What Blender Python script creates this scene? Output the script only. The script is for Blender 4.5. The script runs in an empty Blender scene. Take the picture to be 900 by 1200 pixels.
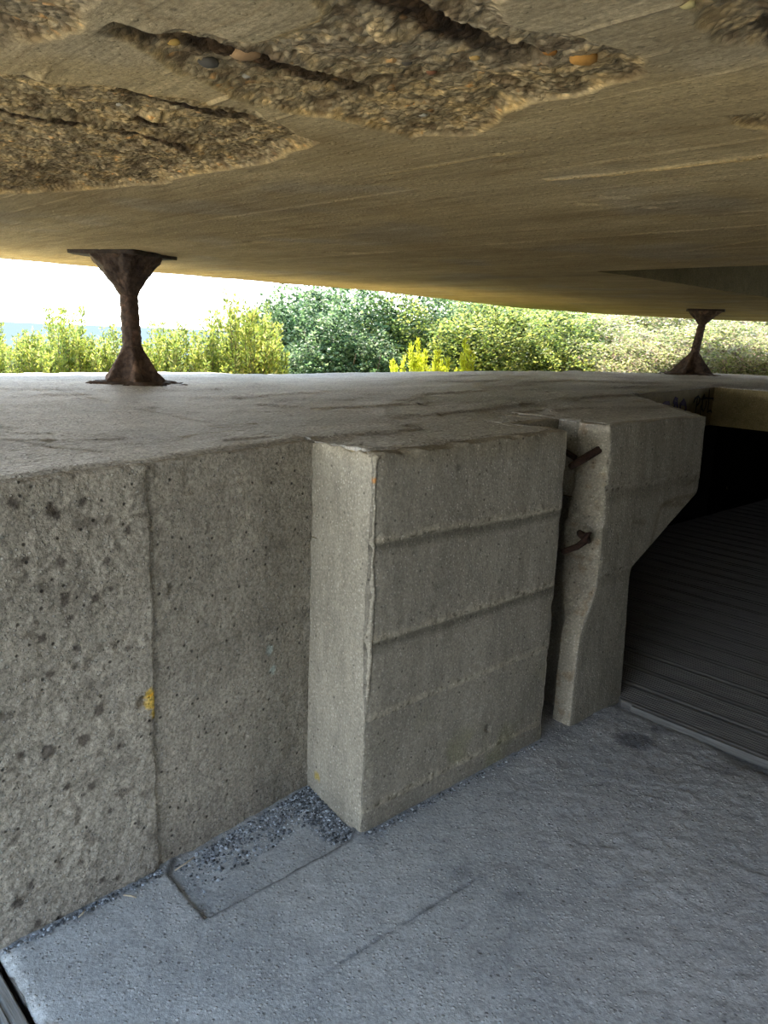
import bpy, math, random
import numpy as np
from mathutils import Vector, Matrix

# ------------------------------------------------------------------ camera, sky, sun, exposure
FPX, HZ0, SL, H = 920.0, 376.0, 0.040, 1.62
ROLL = math.atan(SL)
PITCH = math.atan((600 - (HZ0 + SL * 450)) * math.cos(ROLL) / FPX)
Fv = np.array([0, math.cos(PITCH), -math.sin(PITCH)])
R0 = np.array([1.0, 0, 0]); U0 = np.cross(R0, Fv)
Rv = R0 * math.cos(ROLL) + U0 * math.sin(ROLL)
Uv = -R0 * math.sin(ROLL) + U0 * math.cos(ROLL)
EYE = np.array([0, 0, H])
scn = bpy.context.scene
col = scn.collection
cam_d = bpy.data.cameras.new('camera'); cam = bpy.data.objects.new('camera', cam_d); col.objects.link(cam)
cam_d.sensor_fit = 'HORIZONTAL'; cam_d.sensor_width = 36.0; cam_d.lens = 36.0 * FPX / 900.0
cam_d.clip_start = 0.02; cam_d.clip_end = 30000
M4 = Matrix(((Rv[0], Uv[0], -Fv[0], 0), (Rv[1], Uv[1], -Fv[1], 0), (Rv[2], Uv[2], -Fv[2], H), (0, 0, 0, 1)))
cam.matrix_world = M4
scn.camera = cam

SKY_STRENGTH = 4.2
SUN_STRENGTH = 15.0
w = bpy.data.worlds.new('sky'); scn.world = w; w.use_nodes = True
nt = w.node_tree; nt.nodes.clear()
out = nt.nodes.new('ShaderNodeOutputWorld'); bg = nt.nodes.new('ShaderNodeBackground')
tc = nt.nodes.new('ShaderNodeTexCoord'); sp = nt.nodes.new('ShaderNodeSeparateXYZ'); rp = nt.nodes.new('ShaderNodeValToRGB')
nt.links.new(tc.outputs['Generated'], sp.inputs[0]); nt.links.new(sp.outputs['Z'], rp.inputs[0])
rp.color_ramp.elements[0].position = 0.0; rp.color_ramp.elements[0].color = (1.0, 0.99, 0.97, 1)
rp.color_ramp.elements[1].position = 0.75; rp.color_ramp.elements[1].color = (0.42, 0.66, 1.0, 1)
e = rp.color_ramp.elements.new(0.22); e.color = (0.86, 0.93, 1.0, 1)
nt.links.new(rp.outputs[0], bg.inputs[0]); bg.inputs[1].default_value = SKY_STRENGTH
nt.links.new(bg.outputs[0], out.inputs[0])
sd = bpy.data.lights.new('sun', 'SUN'); sun = bpy.data.objects.new('sun', sd); col.objects.link(sun)
sd.energy = SUN_STRENGTH; sd.angle = math.radians(0.6); sd.color = (1.0, 0.93, 0.80)
sun_dir = Vector((-0.28, 0.75, 0.98)).normalized()          # towards the sun: out over the sea, high
sun.rotation_euler = sun_dir.to_track_quat('Z', 'Y').to_euler()
sun.location = (-4, 16, 12)

scn.view_settings.view_transform = 'Standard'
scn.view_settings.look = 'None'
scn.view_settings.exposure = 0.6
scn.view_settings.gamma = 1.0
scn.view_settings.use_curve_mapping = False

# ------------------------------------------------------------------ survey helpers (photo point -> point on a real surface)
def ray(x, y): return Fv * FPX + Rv * (x - 450) + Uv * (600 - y)
def onz(x, y, z):
    r = ray(x, y); return EYE + r * ((z - H) / r[2])
def onwall(x, y, A, B):
    d = np.array(B) - np.array(A); n = np.array([d[1], -d[0]]); r = ray(x, y)
    return EYE + r * ((np.array(A) @ n) / (r[:2] @ n))
E1 = np.array([0.7254, 0.6884]); E2 = np.array([-0.6884, 0.7254])
def AB(a, b): return E1 * a + E2 * b
def toab(p): return float(np.dot(p[:2], E1)), float(np.dot(p[:2], E2))

# ------------------------------------------------------------------ numpy noise
def _h(ix, iy, iz, seed):
    n = (ix.astype(np.int64) * 374761393 + iy.astype(np.int64) * 668265263 + iz.astype(np.int64) * 2147483647 + seed * 974711) & 0x7fffffff
    n = ((n ^ (n >> 13)) * 1274126177) & 0x7fffffff
    n = ((n ^ (n >> 15)) * 2246822519) & 0x7fffffff
    return ((n ^ (n >> 16)) & 0xffffff) / float(0xffffff)
def vnoise(x, y, z, seed=0):
    x, y, z = np.broadcast_arrays(np.asarray(x, float), np.asarray(y, float), np.asarray(z, float))
    fx, fy, fz = np.floor(x), np.floor(y), np.floor(z)
    tx, ty, tz = x - fx, y - fy, z - fz
    tx = tx * tx * (3 - 2 * tx); ty = ty * ty * (3 - 2 * ty); tz = tz * tz * (3 - 2 * tz)
    r = 0
    for dx in (0, 1):
        for dy in (0, 1):
            for dz in (0, 1):
                wgt = (tx if dx else 1 - tx) * (ty if dy else 1 - ty) * (tz if dz else 1 - tz)
                r = r + wgt * _h(fx + dx, fy + dy, fz + dz, seed)
    return r * 2 - 1
def fbm(x, y, z, scale=1.0, octv=4, seed=0, gain=0.5):
    a, s, f = 1.0, 0.0, scale; tot = 0
    for i in range(octv):
        s = s + a * vnoise(np.asarray(x) * f + i * 7.3, np.asarray(y) * f + i * 3.1, np.asarray(z) * f + i * 1.7, seed + i); tot += a
        a *= gain; f *= 2.03
    return s / tot
def cell(x, y, seed=0):
    # F1 distance, F2-F1 and a random value of the nearest cell (2-D)
    ix, iy = np.floor(x), np.floor(y); d1 = np.full(x.shape, 9.0); d2 = np.full(x.shape, 9.0); idv = np.zeros(x.shape)
    for dx in (-1, 0, 1):
        for dy in (-1, 0, 1):
            cx_, cy_ = ix + dx, iy + dy; z0 = cx_ * 0
            px, py = cx_ + _h(cx_, cy_, z0, seed), cy_ + _h(cx_, cy_, z0 + 1, seed)
            d = np.hypot(px - x, py - y); v = _h(cx_, cy_, z0 + 2, seed)
            nearer = d < d1
            d2 = np.where(nearer, d1, np.minimum(d2, d)); idv = np.where(nearer, v, idv); d1 = np.where(nearer, d, d1)
    return d1, d2 - d1, idv
def sstep(a, b, x):
    t = np.clip((x - a) / (b - a), 0, 1); return t * t * (3 - 2 * t)
def segdist(px, py, pts):
    best = np.full(np.shape(px), 1e9)
    for (x0, y0), (x1, y1) in zip(pts[:-1], pts[1:]):
        dx, dy = x1 - x0, y1 - y0; L = dx * dx + dy * dy + 1e-12
        t = np.clip(((px - x0) * dx + (py - y0) * dy) / L, 0, 1)
        best = np.minimum(best, np.hypot(px - x0 - t * dx, py - y0 - t * dy))
    return best
def inside(px, py, poly):
    r = np.zeros(np.shape(px), bool); n = len(poly)
    for i in range(n):
        x0, y0 = poly[i]; x1, y1 = poly[(i + 1) % n]
        c = (y0 > py) != (y1 > py)
        with np.errstate(divide='ignore', invalid='ignore'):
            r ^= c & (px < (x1 - x0) * (py - y0) / (y1 - y0 + 1e-12) + x0)
    return r
def sdist(px, py, poly):
    d = segdist(px, py, list(poly) + [poly[0]]); return np.where(inside(px, py, poly), d, -d)

# ------------------------------------------------------------------ mesh helpers
def link(o, parent=None):
    col.objects.link(o)
    if parent is not None: o.parent = parent
    return o
def mesh_obj(name, V, Fc, mat=None, parent=None, colors=None, smooth=True, loc=None):
    V = np.asarray(V, float).reshape(-1, 3)
    if loc is not None: V = V - np.asarray(loc)
    me = bpy.data.meshes.new(name)
    if isinstance(Fc, np.ndarray):
        k = Fc.shape[1]
        me.vertices.add(len(V)); me.vertices.foreach_set('co', V.ravel())
        me.loops.add(Fc.size); me.loops.foreach_set('vertex_index', Fc.ravel().astype(np.int32))
        me.polygons.add(len(Fc)); me.polygons.foreach_set('loop_start', (np.arange(len(Fc)) * k).astype(np.int32))
        me.update(calc_edges=True)
    else:
        me.from_pydata(V.tolist(), [], Fc)
    me.validate()
    if colors is not None:
        at = me.color_attributes.new('Col', 'FLOAT_COLOR', 'POINT')
        c = np.ones((len(V), 4)); cc = np.asarray(colors); cc = cc.reshape(-1, cc.shape[-1]); c[:, :cc.shape[1]] = cc
        at.data.foreach_set('color', c.ravel())
    me.polygons.foreach_set('use_smooth', np.full(len(me.polygons), smooth))
    me.update()
    if mat: me.materials.append(mat)
    o = bpy.data.objects.new(name, me)
    if loc is not None: o.location = loc
    return link(o, parent)
def tag(o, label=None, cat=None, group=None, kind=None):
    if label: o['label'] = label
    if cat: o['category'] = cat
    if group: o['group'] = group
    if kind: o['kind'] = kind
    return o
def empty(name, loc, rz=0.0):
    o = bpy.data.objects.new(name, None); o.location = loc; o.rotation_euler = (0, 0, rz); o.empty_display_size = 0.1
    return link(o)
def gridfaces(nr, nc, wrap=False, flip=False):
    i, j = np.meshgrid(np.arange(nr - 1), np.arange(nc if wrap else nc - 1), indexing='ij')
    a = i * nc + j; b = i * nc + (j + 1) % nc; c = (i + 1) * nc + (j + 1) % nc; d = (i + 1) * nc + j
    f = np.stack([a, b, c, d], -1).reshape(-1, 4)
    return f[:, ::-1].copy() if flip else f
def join(parts):
    Vs, Fs, Cs, o = [], [], [], 0
    for p in parts:
        V, Fc = p[0], p[1]
        V = np.asarray(V, float).reshape(-1, 3); Vs.append(V)
        Fs += [[int(q) + o for q in f] for f in Fc]; o += len(V)
        Cs.append(p[2].reshape(-1, 3) if len(p) > 2 and p[2] is not None else np.ones((len(V), 3)))
    return np.concatenate(Vs), Fs, np.concatenate(Cs)
def resample(pts, step):
    """step: list of spacing per segment"""
    out_, tagseg = [], []
    for k in range(len(pts) - 1):
        a, b = np.array(pts[k], float), np.array(pts[k + 1], float)
        n = max(1, int(round(np.linalg.norm(b - a) / step[k])))
        for t in range(n): out_.append(a + (b - a) * t / n); tagseg.append(k)
    out_.append(np.array(pts[-1], float)); tagseg.append(len(pts) - 2)
    return np.array(out_), np.array(tagseg)
def box_vf(x0, x1, y0, y1, z0, z1):
    V = [(x, y, z) for z in (z0, z1) for y in (y0, y1) for x in (x0, x1)]
    Fc = [(0, 2, 3, 1), (4, 5, 7, 6), (0, 1, 5, 4), (2, 6, 7, 3), (0, 4, 6, 2), (1, 3, 7, 5)]
    return np.array(V, float), Fc
def ab_box(a0, a1, b0, b1, z0, z1):
    V, Fc = box_vf(a0, a1, b0, b1, z0, z1)
    P = np.outer(V[:, 0], E1) + np.outer(V[:, 1], E2)
    return np.column_stack([P, V[:, 2]]), Fc
def tube_vf(pts, rad, seg=10, rough=0.0, seed=0, cap=True):
    pts = [np.array(p, float) for p in pts]; V = []; n = len(pts)
    up = np.array([0.1, 0.2, 1.0])
    for i, p in enumerate(pts):
        t = pts[min(i + 1, n - 1)] - pts[max(i - 1, 0)]; t /= np.linalg.norm(t) + 1e-9
        u = np.cross(t, up); 
        if np.linalg.norm(u) < 1e-3: u = np.cross(t, [1, 0, 0])
        u /= np.linalg.norm(u); v = np.cross(t, u)
        r = rad[i] if hasattr(rad, '__len__') else rad
        for k in range(seg):
            an = 2 * math.pi * k / seg
            d = u * math.cos(an) + v * math.sin(an)
            q = p + d * r
            if rough: q = q + d * rough * float(fbm(q[0], q[1], q[2], 60, 2, seed))
            V.append(q)
    Fc = [tuple(int(q) for q in f) for f in gridfaces(n, seg, True)]
    if cap: Fc += [tuple(range(seg))[::-1], tuple(range((n - 1) * seg, n * seg))]
    return np.array(V), Fc

# ------------------------------------------------------------------ materials
def newmat(name):
    m = bpy.data.materials.new(name); m.use_nodes = True
    n = m.node_tree; n.nodes.clear()
    o = n.nodes.new('ShaderNodeOutputMaterial'); b = n.nodes.new('ShaderNodeBsdfPrincipled')
    n.links.new(b.outputs[0], o.inputs[0]); return m, n, b, o
def N(n, t, **kw):
    x = n.nodes.new(t)
    for k, v in kw.items():
        if k in x.inputs: x.inputs[k].default_value = v
        else: setattr(x, k, v)
    return x
def mix(n, a, b, f, mode='MIX'):
    x = n.nodes.new('ShaderNodeMix'); x.data_type = 'RGBA'; x.blend_type = mode
    for s, v in ((6, a), (7, b), (0, f)):
        if hasattr(v, 'links'): n.links.new(v, x.inputs[s])
        else: x.inputs[s].default_value = (*v, 1) if isinstance(v, tuple) and len(v) == 3 else v
    return x.outputs[2]
def ramp(n, src, lo, hi, c0=(0, 0, 0), c1=(1, 1, 1)):
    r = n.nodes.new('ShaderNodeValToRGB'); n.links.new(src, r.inputs[0])
    r.color_ramp.elements[0].position = lo; r.color_ramp.elements[0].color = (*c0, 1)
    r.color_ramp.elements[1].position = hi; r.color_ramp.elements[1].color = (*c1, 1)
    return r.outputs[0]
def concrete(name, c_dark, c_light, speck=(0.6, 0.58, 0.52), speck_amt=0.35, pit=0.5, grain=110, bump=0.5, bdist=0.004,
             rough=0.9, stretch=(1, 1, 1), rot=0.0, big=1.3, agg=70, spec=0.2, brown=None, spots=0.0, con=0.24, broken=False):
    m, n, b, o = newmat(name)
    tcn = N(n, 'ShaderNodeTexCoord'); mp = N(n, 'ShaderNodeMapping'); mr = N(n, 'ShaderNodeMapping')
    n.links.new(tcn.outputs['Object'], mr.inputs[0]); mr.inputs['Rotation'].default_value = (0, 0, rot)
    n.links.new(mr.outputs[0], mp.inputs[0]); mp.inputs['Scale'].default_value = stretch
    P = mp.outputs[0]; P0 = tcn.outputs['Object']
    def noise(scale, det=4, r=0.6, src=P):
        x = N(n, 'ShaderNodeTexNoise'); x.inputs['Scale'].default_value = scale; x.inputs['Detail'].default_value = det
        x.inputs['Roughness'].default_value = r; n.links.new(src, x.inputs['Vector']); return x.outputs[0]
    big_n = ramp(n, noise(big, 5, 0.65), 0.32, 0.68)
    c = mix(n, c_dark, c_light, big_n)
    mid = ramp(n, noise(14, 5, 0.7), 0.3, 0.7, (0.80, 0.80, 0.80), (1.16, 1.16, 1.15))
    c = mix(n, c, mid, 1.0, 'MULTIPLY')
    fine = ramp(n, noise(grain, 3, 0.75, P0), 0.36, 0.64, (1 - con,) * 3, (1 + con * 1.05,) * 3)
    c = mix(n, c, fine, 1.0, 'MULTIPLY')
    if brown:
        bn = ramp(n, noise(2.1, 4, 0.6, P0), 0.5, 0.75)
        c = mix(n, c, brown, bn)
    vo = N(n, 'ShaderNodeTexVoronoi'); vo.inputs['Scale'].default_value = agg; n.links.new(P0, vo.inputs['Vector'])
    sel = ramp(n, vo.outputs['Color'], 0.52, 0.60)
    dd = ramp(n, vo.outputs['Distance'], 0.22, 0.36, (1, 1, 1), (0, 0, 0))
    f = N(n, 'ShaderNodeMath', operation='MULTIPLY'); n.links.new(sel, f.inputs[0]); n.links.new(dd, f.inputs[1])
    f2 = N(n, 'ShaderNodeMath', operation='MULTIPLY'); n.links.new(f.outputs[0], f2.inputs[0]); f2.inputs[1].default_value = speck_amt
    c = mix(n, c, speck, f2.outputs[0])
    vp = N(n, 'ShaderNodeTexVoronoi'); vp.inputs['Scale'].default_value = agg * 0.55; n.links.new(P0, vp.inputs['Vector'])
    sx = N(n, 'ShaderNodeSeparateColor'); n.links.new(vp.outputs['Color'], sx.inputs[0])
    sel2 = ramp(n, sx.outputs[1], 0.80, 0.84); d2 = ramp(n, vp.outputs['Distance'], 0.12, 0.26, (1, 1, 1), (0, 0, 0))
    g = N(n, 'ShaderNodeMath', operation='MULTIPLY'); n.links.new(sel2, g.inputs[0]); n.links.new(d2, g.inputs[1])
    g2 = N(n, 'ShaderNodeMath', operation='MULTIPLY'); n.links.new(g.outputs[0], g2.inputs[0]); g2.inputs[1].default_value = pit
    c = mix(n, c, (0.03, 0.028, 0.025), g2.outputs[0])
    if spots:
        vs = N(n, 'ShaderNodeTexVoronoi'); vs.inputs['Scale'].default_value = 9.0
        wn = N(n, 'ShaderNodeTexNoise'); wn.inputs['Scale'].default_value = 30.0; n.links.new(P0, wn.inputs['Vector'])
        ad = N(n, 'ShaderNodeMixRGB'); ad.inputs[0].default_value = 0.03; n.links.new(P0, ad.inputs[1]); n.links.new(wn.outputs['Color'], ad.inputs[2])
        n.links.new(ad.outputs[0], vs.inputs['Vector'])
        sc = N(n, 'ShaderNodeSeparateColor'); n.links.new(vs.outputs['Color'], sc.inputs[0])
        a1 = ramp(n, sc.outputs[0], 0.70, 0.74); a2 = ramp(n, vs.outputs['Distance'], 0.08, 0.15, (1, 1, 1), (0, 0, 0))
        h1 = N(n, 'ShaderNodeMath', operation='MULTIPLY'); n.links.new(a1, h1.inputs[0]); n.links.new(a2, h1.inputs[1])
        h2 = N(n, 'ShaderNodeMath', operation='MULTIPLY'); n.links.new(h1.outputs[0], h2.inputs[0]); h2.inputs[1].default_value = spots
        c = mix(n, c, (0.05, 0.045, 0.04), h2.outputs[0])
    at = N(n, 'ShaderNodeVertexColor'); at.layer_name = 'Col'
    extra = None
    if broken:                                                  # crushed aggregate where the skin has fallen off
        msk = N(n, 'ShaderNodeMath', operation='SUBTRACT'); msk.inputs[0].default_value = 1.0; n.links.new(at.outputs['Alpha'], msk.inputs[1])
        vb = N(n, 'ShaderNodeTexVoronoi'); vb.inputs['Scale'].default_value = 62.0; n.links.new(P0, vb.inputs['Vector'])
        sb = N(n, 'ShaderNodeSeparateColor'); n.links.new(vb.outputs['Color'], sb.inputs[0])
        r1 = n.nodes.new('ShaderNodeValToRGB'); n.links.new(sb.outputs[0], r1.inputs[0]); r1.color_ramp.interpolation = 'CONSTANT'
        cols_ = [(0, (0.70, 0.68, 0.66)), (0.22, (1.1, 1.08, 1.05)), (0.5, (1.35, 1.28, 1.15)), (0.72, (0.9, 0.8, 0.7)), (0.84, (1.8, 1.75, 1.65)), (0.95, (1.9, 1.3, 0.7))]
        r1.color_ramp.elements[0].color = (*cols_[0][1], 1); r1.color_ramp.elements[1].position = cols_[1][0]; r1.color_ramp.elements[1].color = (*cols_[1][1], 1)
        for p_, cc_ in cols_[2:]:
            ee = r1.color_ramp.elements.new(p_); ee.color = (*cc_, 1)
        edge = ramp(n, vb.outputs['Distance'], 0.35, 0.75, (1, 1, 1), (0.50, 0.47, 0.43))
        bc = mix(n, mix(n, r1.outputs[0], (0.9, 0.85, 0.78), ramp(n, noise(40, 3, 0.6, P0), 0.40, 0.55)), edge, 1.0, 'MULTIPLY')
        f9 = N(n, 'ShaderNodeMath', operation='MULTIPLY'); n.links.new(msk.outputs[0], f9.inputs[0]); f9.inputs[1].default_value = 0.62
        c = mix(n, c, bc, f9.outputs[0], 'MULTIPLY')
        extra = N(n, 'ShaderNodeMath', operation='MULTIPLY'); n.links.new(ramp(n, vb.outputs['Distance'], 0.1, 0.6, (1, 1, 1), (0, 0, 0)), extra.inputs[0]); n.links.new(msk.outputs[0], extra.inputs[1])
    c = mix(n, c, at.outputs[0], 1.0, 'MULTIPLY')
    n.links.new(c, b.inputs['Base Color'])
    b.inputs['Roughness'].default_value = rough; b.inputs['Specular IOR Level'].default_value = spec
    hsum = N(n, 'ShaderNodeMath', operation='ADD'); n.links.new(noise(grain * 0.8, 4, 0.75, P0), hsum.inputs[0])
    n.links.new(f.outputs[0], hsum.inputs[1])
    h3 = N(n, 'ShaderNodeMath', operation='SUBTRACT'); n.links.new(hsum.outputs[0], h3.inputs[0]); n.links.new(g2.outputs[0], h3.inputs[1])
    h4 = N(n, 'ShaderNodeMath', operation='MULTIPLY_ADD'); n.links.new(noise(24, 4, 0.6, P), h4.inputs[0]); h4.inputs[1].default_value = 1.5; n.links.new(h3.outputs[0], h4.inputs[2])
    if extra is not None:
        h5 = N(n, 'ShaderNodeMath', operation='MULTIPLY_ADD'); n.links.new(extra.outputs[0], h5.inputs[0]); h5.inputs[1].default_value = 3.0; n.links.new(h4.outputs[0], h5.inputs[2]); h4 = h5
    bp = N(n, 'ShaderNodeBump'); bp.inputs['Strength'].default_value = bump; bp.inputs['Distance'].default_value = bdist
    n.links.new(h4.outputs[0], bp.inputs['Height']); n.links.new(bp.outputs[0], b.inputs['Normal'])
    return m
def simple(name, c0, c1, scale=20, rough=0.8, metal=0.0, bump=0.3, bdist=0.003, vcol=False, stretch=(1, 1, 1), rot=0):
    m, n, b, o = newmat(name)
    tcn = N(n, 'ShaderNodeTexCoord'); mp = N(n, 'ShaderNodeMapping'); mr = N(n, 'ShaderNodeMapping'); n.links.new(tcn.outputs['Object'], mr.inputs[0])
    mr.inputs['Rotation'].default_value = (0, 0, rot); n.links.new(mr.outputs[0], mp.inputs[0]); mp.inputs['Scale'].default_value = stretch
    x = N(n, 'ShaderNodeTexNoise'); x.inputs['Scale'].default_value = scale; x.inputs['Detail'].default_value = 6; x.inputs['Roughness'].default_value = 0.65
    n.links.new(mp.outputs[0], x.inputs['Vector'])
    c = mix(n, c0, c1, ramp(n, x.outputs[0], 0.35, 0.65))
    if vcol:
        at = N(n, 'ShaderNodeVertexColor'); at.layer_name = 'Col'; c = mix(n, c, at.outputs[0], 1.0, 'MULTIPLY')
    n.links.new(c, b.inputs['Base Color']); b.inputs['Roughness'].default_value = rough; b.inputs['Metallic'].default_value = metal
    b.inputs['Specular IOR Level'].default_value = 0.3
    bp = N(n, 'ShaderNodeBump'); bp.inputs['Strength'].default_value = bump; bp.inputs['Distance'].default_value = bdist
    n.links.new(x.outputs[0], bp.inputs['Height']); n.links.new(bp.outputs[0], b.inputs['Normal'])
    return m
def leafmat(name, tr=0.5):
    m, n, b, o = newmat(name)
    at = N(n, 'ShaderNodeVertexColor'); at.layer_name = 'Col'
    n.links.new(at.outputs[0], b.inputs['Base Color']); b.inputs['Roughness'].default_value = 0.55; b.inputs['Specular IOR Level'].default_value = 0.25
    t = N(n, 'ShaderNodeBsdfTranslucent'); n.links.new(at.outputs[0], t.inputs[0])
    mx = N(n, 'ShaderNodeMixShader'); mx.inputs[0].default_value = tr
    n.links.new(b.outputs[0], mx.inputs[1]); n.links.new(t.outputs[0], mx.inputs[2]); n.links.new(mx.outputs[0], o.inputs[0])
    return m
ANG = math.atan2(E1[1], E1[0])
m_wallL = concrete('rough_concrete', (0.27, 0.25, 0.21), (0.42, 0.39, 0.33), speck=(0.62, 0.60, 0.55), speck_amt=0.6, pit=0.85, grain=95, bump=1.0, bdist=0.006, agg=85, spots=0.0, rough=0.85, con=0.36)
m_pier = concrete('board_concrete', (0.235, 0.22, 0.18), (0.325, 0.305, 0.255), speck=(0.6, 0.57, 0.5), speck_amt=0.45, pit=0.6, grain=110, bump=0.5, bdist=0.004, agg=80, stretch=(1, 1, 0.35))
m_top = concrete('weathered_concrete', (0.31, 0.30, 0.27), (0.47, 0.455, 0.415), speck=(0.62, 0.62, 0.6), speck_amt=0.7, pit=0.6, grain=70, bump=1.0, bdist=0.008, agg=60, con=0.40, spec=0.5, rough=0.55, stretch=(0.6, 1.6, 1), rot=-ANG)
m_floor = concrete('floor_cement', (0.31, 0.335, 0.36), (0.43, 0.455, 0.475), speck=(0.6, 0.62, 0.63), speck_amt=0.5, pit=0.5, grain=80, con=0.20, bump=0.8, bdist=0.005, agg=75, spec=0.35, rough=0.72, big=1.8)
m_ceil = concrete('soffit_concrete', (0.40, 0.295, 0.155), (0.56, 0.425, 0.235), speck=(0.6, 0.45, 0.25), speck_amt=0.12, pit=0.3, grain=100, bump=0.45, bdist=0.004, agg=55, stretch=(2.2, 0.35, 1), rot=-ANG, big=1.6, brown=(0.38, 0.27, 0.13), broken=True, con=0.22)
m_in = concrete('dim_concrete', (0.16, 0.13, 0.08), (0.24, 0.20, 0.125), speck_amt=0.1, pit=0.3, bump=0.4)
m_lintel = concrete('stained_concrete', (0.23, 0.185, 0.09), (0.33, 0.27, 0.14), speck_amt=0.1, pit=0.3, bump=0.4)
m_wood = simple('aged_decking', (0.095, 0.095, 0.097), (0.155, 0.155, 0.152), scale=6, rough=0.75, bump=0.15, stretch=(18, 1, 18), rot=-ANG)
m_strip = simple('strip_wood', (0.10, 0.105, 0.105), (0.19, 0.195, 0.195), scale=6, rough=0.8, stretch=(20, 1.2, 20), rot=-ANG)
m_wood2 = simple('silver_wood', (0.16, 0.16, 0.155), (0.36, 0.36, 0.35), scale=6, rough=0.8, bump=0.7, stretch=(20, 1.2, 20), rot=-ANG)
m_rust = simple('rusty_iron', (0.035, 0.022, 0.016), (0.10, 0.065, 0.045), scale=35, rough=0.75, bump=0.9, bdist=0.008, vcol=True)
m_rebar = simple('rebar_rust', (0.018, 0.010, 0.008), (0.05, 0.026, 0.018), scale=90, rough=0.85, bump=0.8)
m_stone = simple('stone_mix', (0.7, 0.7, 0.7), (1.0, 1.0, 1.0), scale=40, rough=0.75, vcol=True)
m_gravel = simple('gravel_mix', (0.8, 0.8, 0.8), (1.0, 1.0, 1.0), scale=60, rough=0.7, vcol=True)
m_leaf = leafmat('leaves')
m_stem = simple('bark', (0.10, 0.07, 0.045), (0.20, 0.15, 0.10), scale=30)
m_hill = simple('hill_soil', (0.34, 0.30, 0.15), (0.48, 0.42, 0.22), scale=3, rough=1.0)
m_ground = simple('pale_ground', (0.40, 0.34, 0.22), (0.52, 0.45, 0.31), scale=1.5, rough=1.0)
m_sea = simple('sea_water', (0.075, 0.094, 0.102), (0.082, 0.102, 0.110), scale=0.02, rough=1.0, bump=0.0)
m_sea.node_tree.nodes['Principled BSDF'].inputs['Specular IOR Level'].default_value = 0.0
m_twig = simple('dry_twig', (0.35, 0.30, 0.22), (0.5, 0.44, 0.34), scale=60)
m_purple = simple('purple_paint', (0.035, 0.02, 0.07), (0.06, 0.035, 0.11), scale=80)
m_black = simple('black_paint', (0.008, 0.007, 0.006), (0.015, 0.013, 0.012), scale=80)

# ------------------------------------------------------------------ plan of the bunker (metres, eye at the origin)
L0 = np.array([-0.970, 1.768]); A1 = np.array([-0.644, 2.106]); INN = np.array([-0.245, 2.623])
COR = np.array([-0.035, 2.318]); GAL = np.array([0.695, 3.008]); GAR = np.array([0.855, 3.138])
CTR = np.array([1.520, 3.770])
def ztop(x, y): return 1.28 + 0.033 * np.clip(x, -1, 1)
ZC = 2.075

# ------------------------------------------------------------------ vertical concrete bodies
def body(name, path, steps, zs, mat, dispf, colf, top_in=(0.006, 0.016, 0.032, 0.050), kind=None):
    """closed plan polygon risen through zs; path may be a function of z. dispf(P, seg, s, z) -> outward push"""
    rings = []; segs = None
    fixed = [resample(list(path(z)) + [path(z)[0]], steps) for z in (zs[0],)]
    n_per = []
    base = list(path(zs[0]))
    cnt = [max(1, int(round(np.linalg.norm(np.array(base[(k + 1) % len(base)]) - np.array(base[k])) / steps[k]))) for k in range(len(base))]
    def ring(z):
        p = [np.array(q, float) for q in path(z)]; r = []; sg = []; tt = []
        for k in range(len(p)):
            a, b = p[k], p[(k + 1) % len(p)]
            for t in range(cnt[k]): r.append(a + (b - a) * t / cnt[k]); sg.append(k); tt.append(t / cnt[k])
        return np.array(r), np.array(sg), np.array(tt)
    P = []; 
    for z in zs:
        r, sg, tt = ring(z); P.append(np.column_stack([r, np.full(len(r), z)]))
    P = np.array(P)                                         # nz, n, 3
    T = np.roll(P, -1, 1) - np.roll(P, 1, 1)
    Nn = np.stack([T[..., 1], -T[..., 0]], -1); Nn /= np.linalg.norm(Nn, axis=-1, keepdims=True) + 1e-9
    area = 0.5 * np.sum(P[0, :, 0] * np.roll(P[0, :, 1], -1) - np.roll(P[0, :, 0], -1) * P[0, :, 1])
    sgn = 1 if area > 0 else -1
    Nn = Nn * sgn
    d, chip = dispf(P, sg, tt)
    # top follows the local slab height
    zt = ztop(P[..., 0], P[..., 1]) - 0.004
    frac = P[..., 2] / zs[-1]
    P[..., 2] = frac * zt
    Q = P.copy(); Q[..., :2] += Nn * d[..., None]
    Q[-1, :, 2] -= chip
    if len(zs) > 1: Q[-2, :, 2] -= chip * 0.4
    rows = [Q]
    C = colf(Q, sg, tt)
    cl = [C]
    last = Q[-1]; nl = Nn[-1].copy()
    pos = last[:, :2]
    for _ in range(10): nl = (np.roll(nl, 1, 0) + nl * 2 + np.roll(nl, -1, 0)); nl /= np.linalg.norm(nl, axis=1, keepdims=True) + 1e-9
    for i, t in enumerate(top_in):
        r = last.copy(); r[:, :2] -= nl * t; r[:, 2] = last[:, 2] + (zt[-1] - last[:, 2]) * (i + 1) / len(top_in) * 0.9 - 0.001
        if i == 0: r[:, 2] = last[:, 2] + 0.002
        rows.append(r[None]); cl.append(C[-1:])
    r = last.copy(); r[:, :2] -= nl * (top_in[-1] + 0.015); r[:, 2] = zt[-1] - 0.06; rows.append(r[None]); cl.append(C[-1:])
    Q = np.concatenate(rows); C = np.concatenate(cl)
    nr, nc = Q.shape[:2]
    Fc = gridfaces(nr, nc, True, flip=(sgn < 0)).tolist()
    capt = list(range((nr - 1) * nc, nr * nc)); capb = list(range(nc))
    if sgn > 0: capb = capb[::-1]
    else: capt = capt[::-1]
    Fc += [capt, capb]
    return mesh_obj(name, Q, Fc, mat, colors=C)

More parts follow.
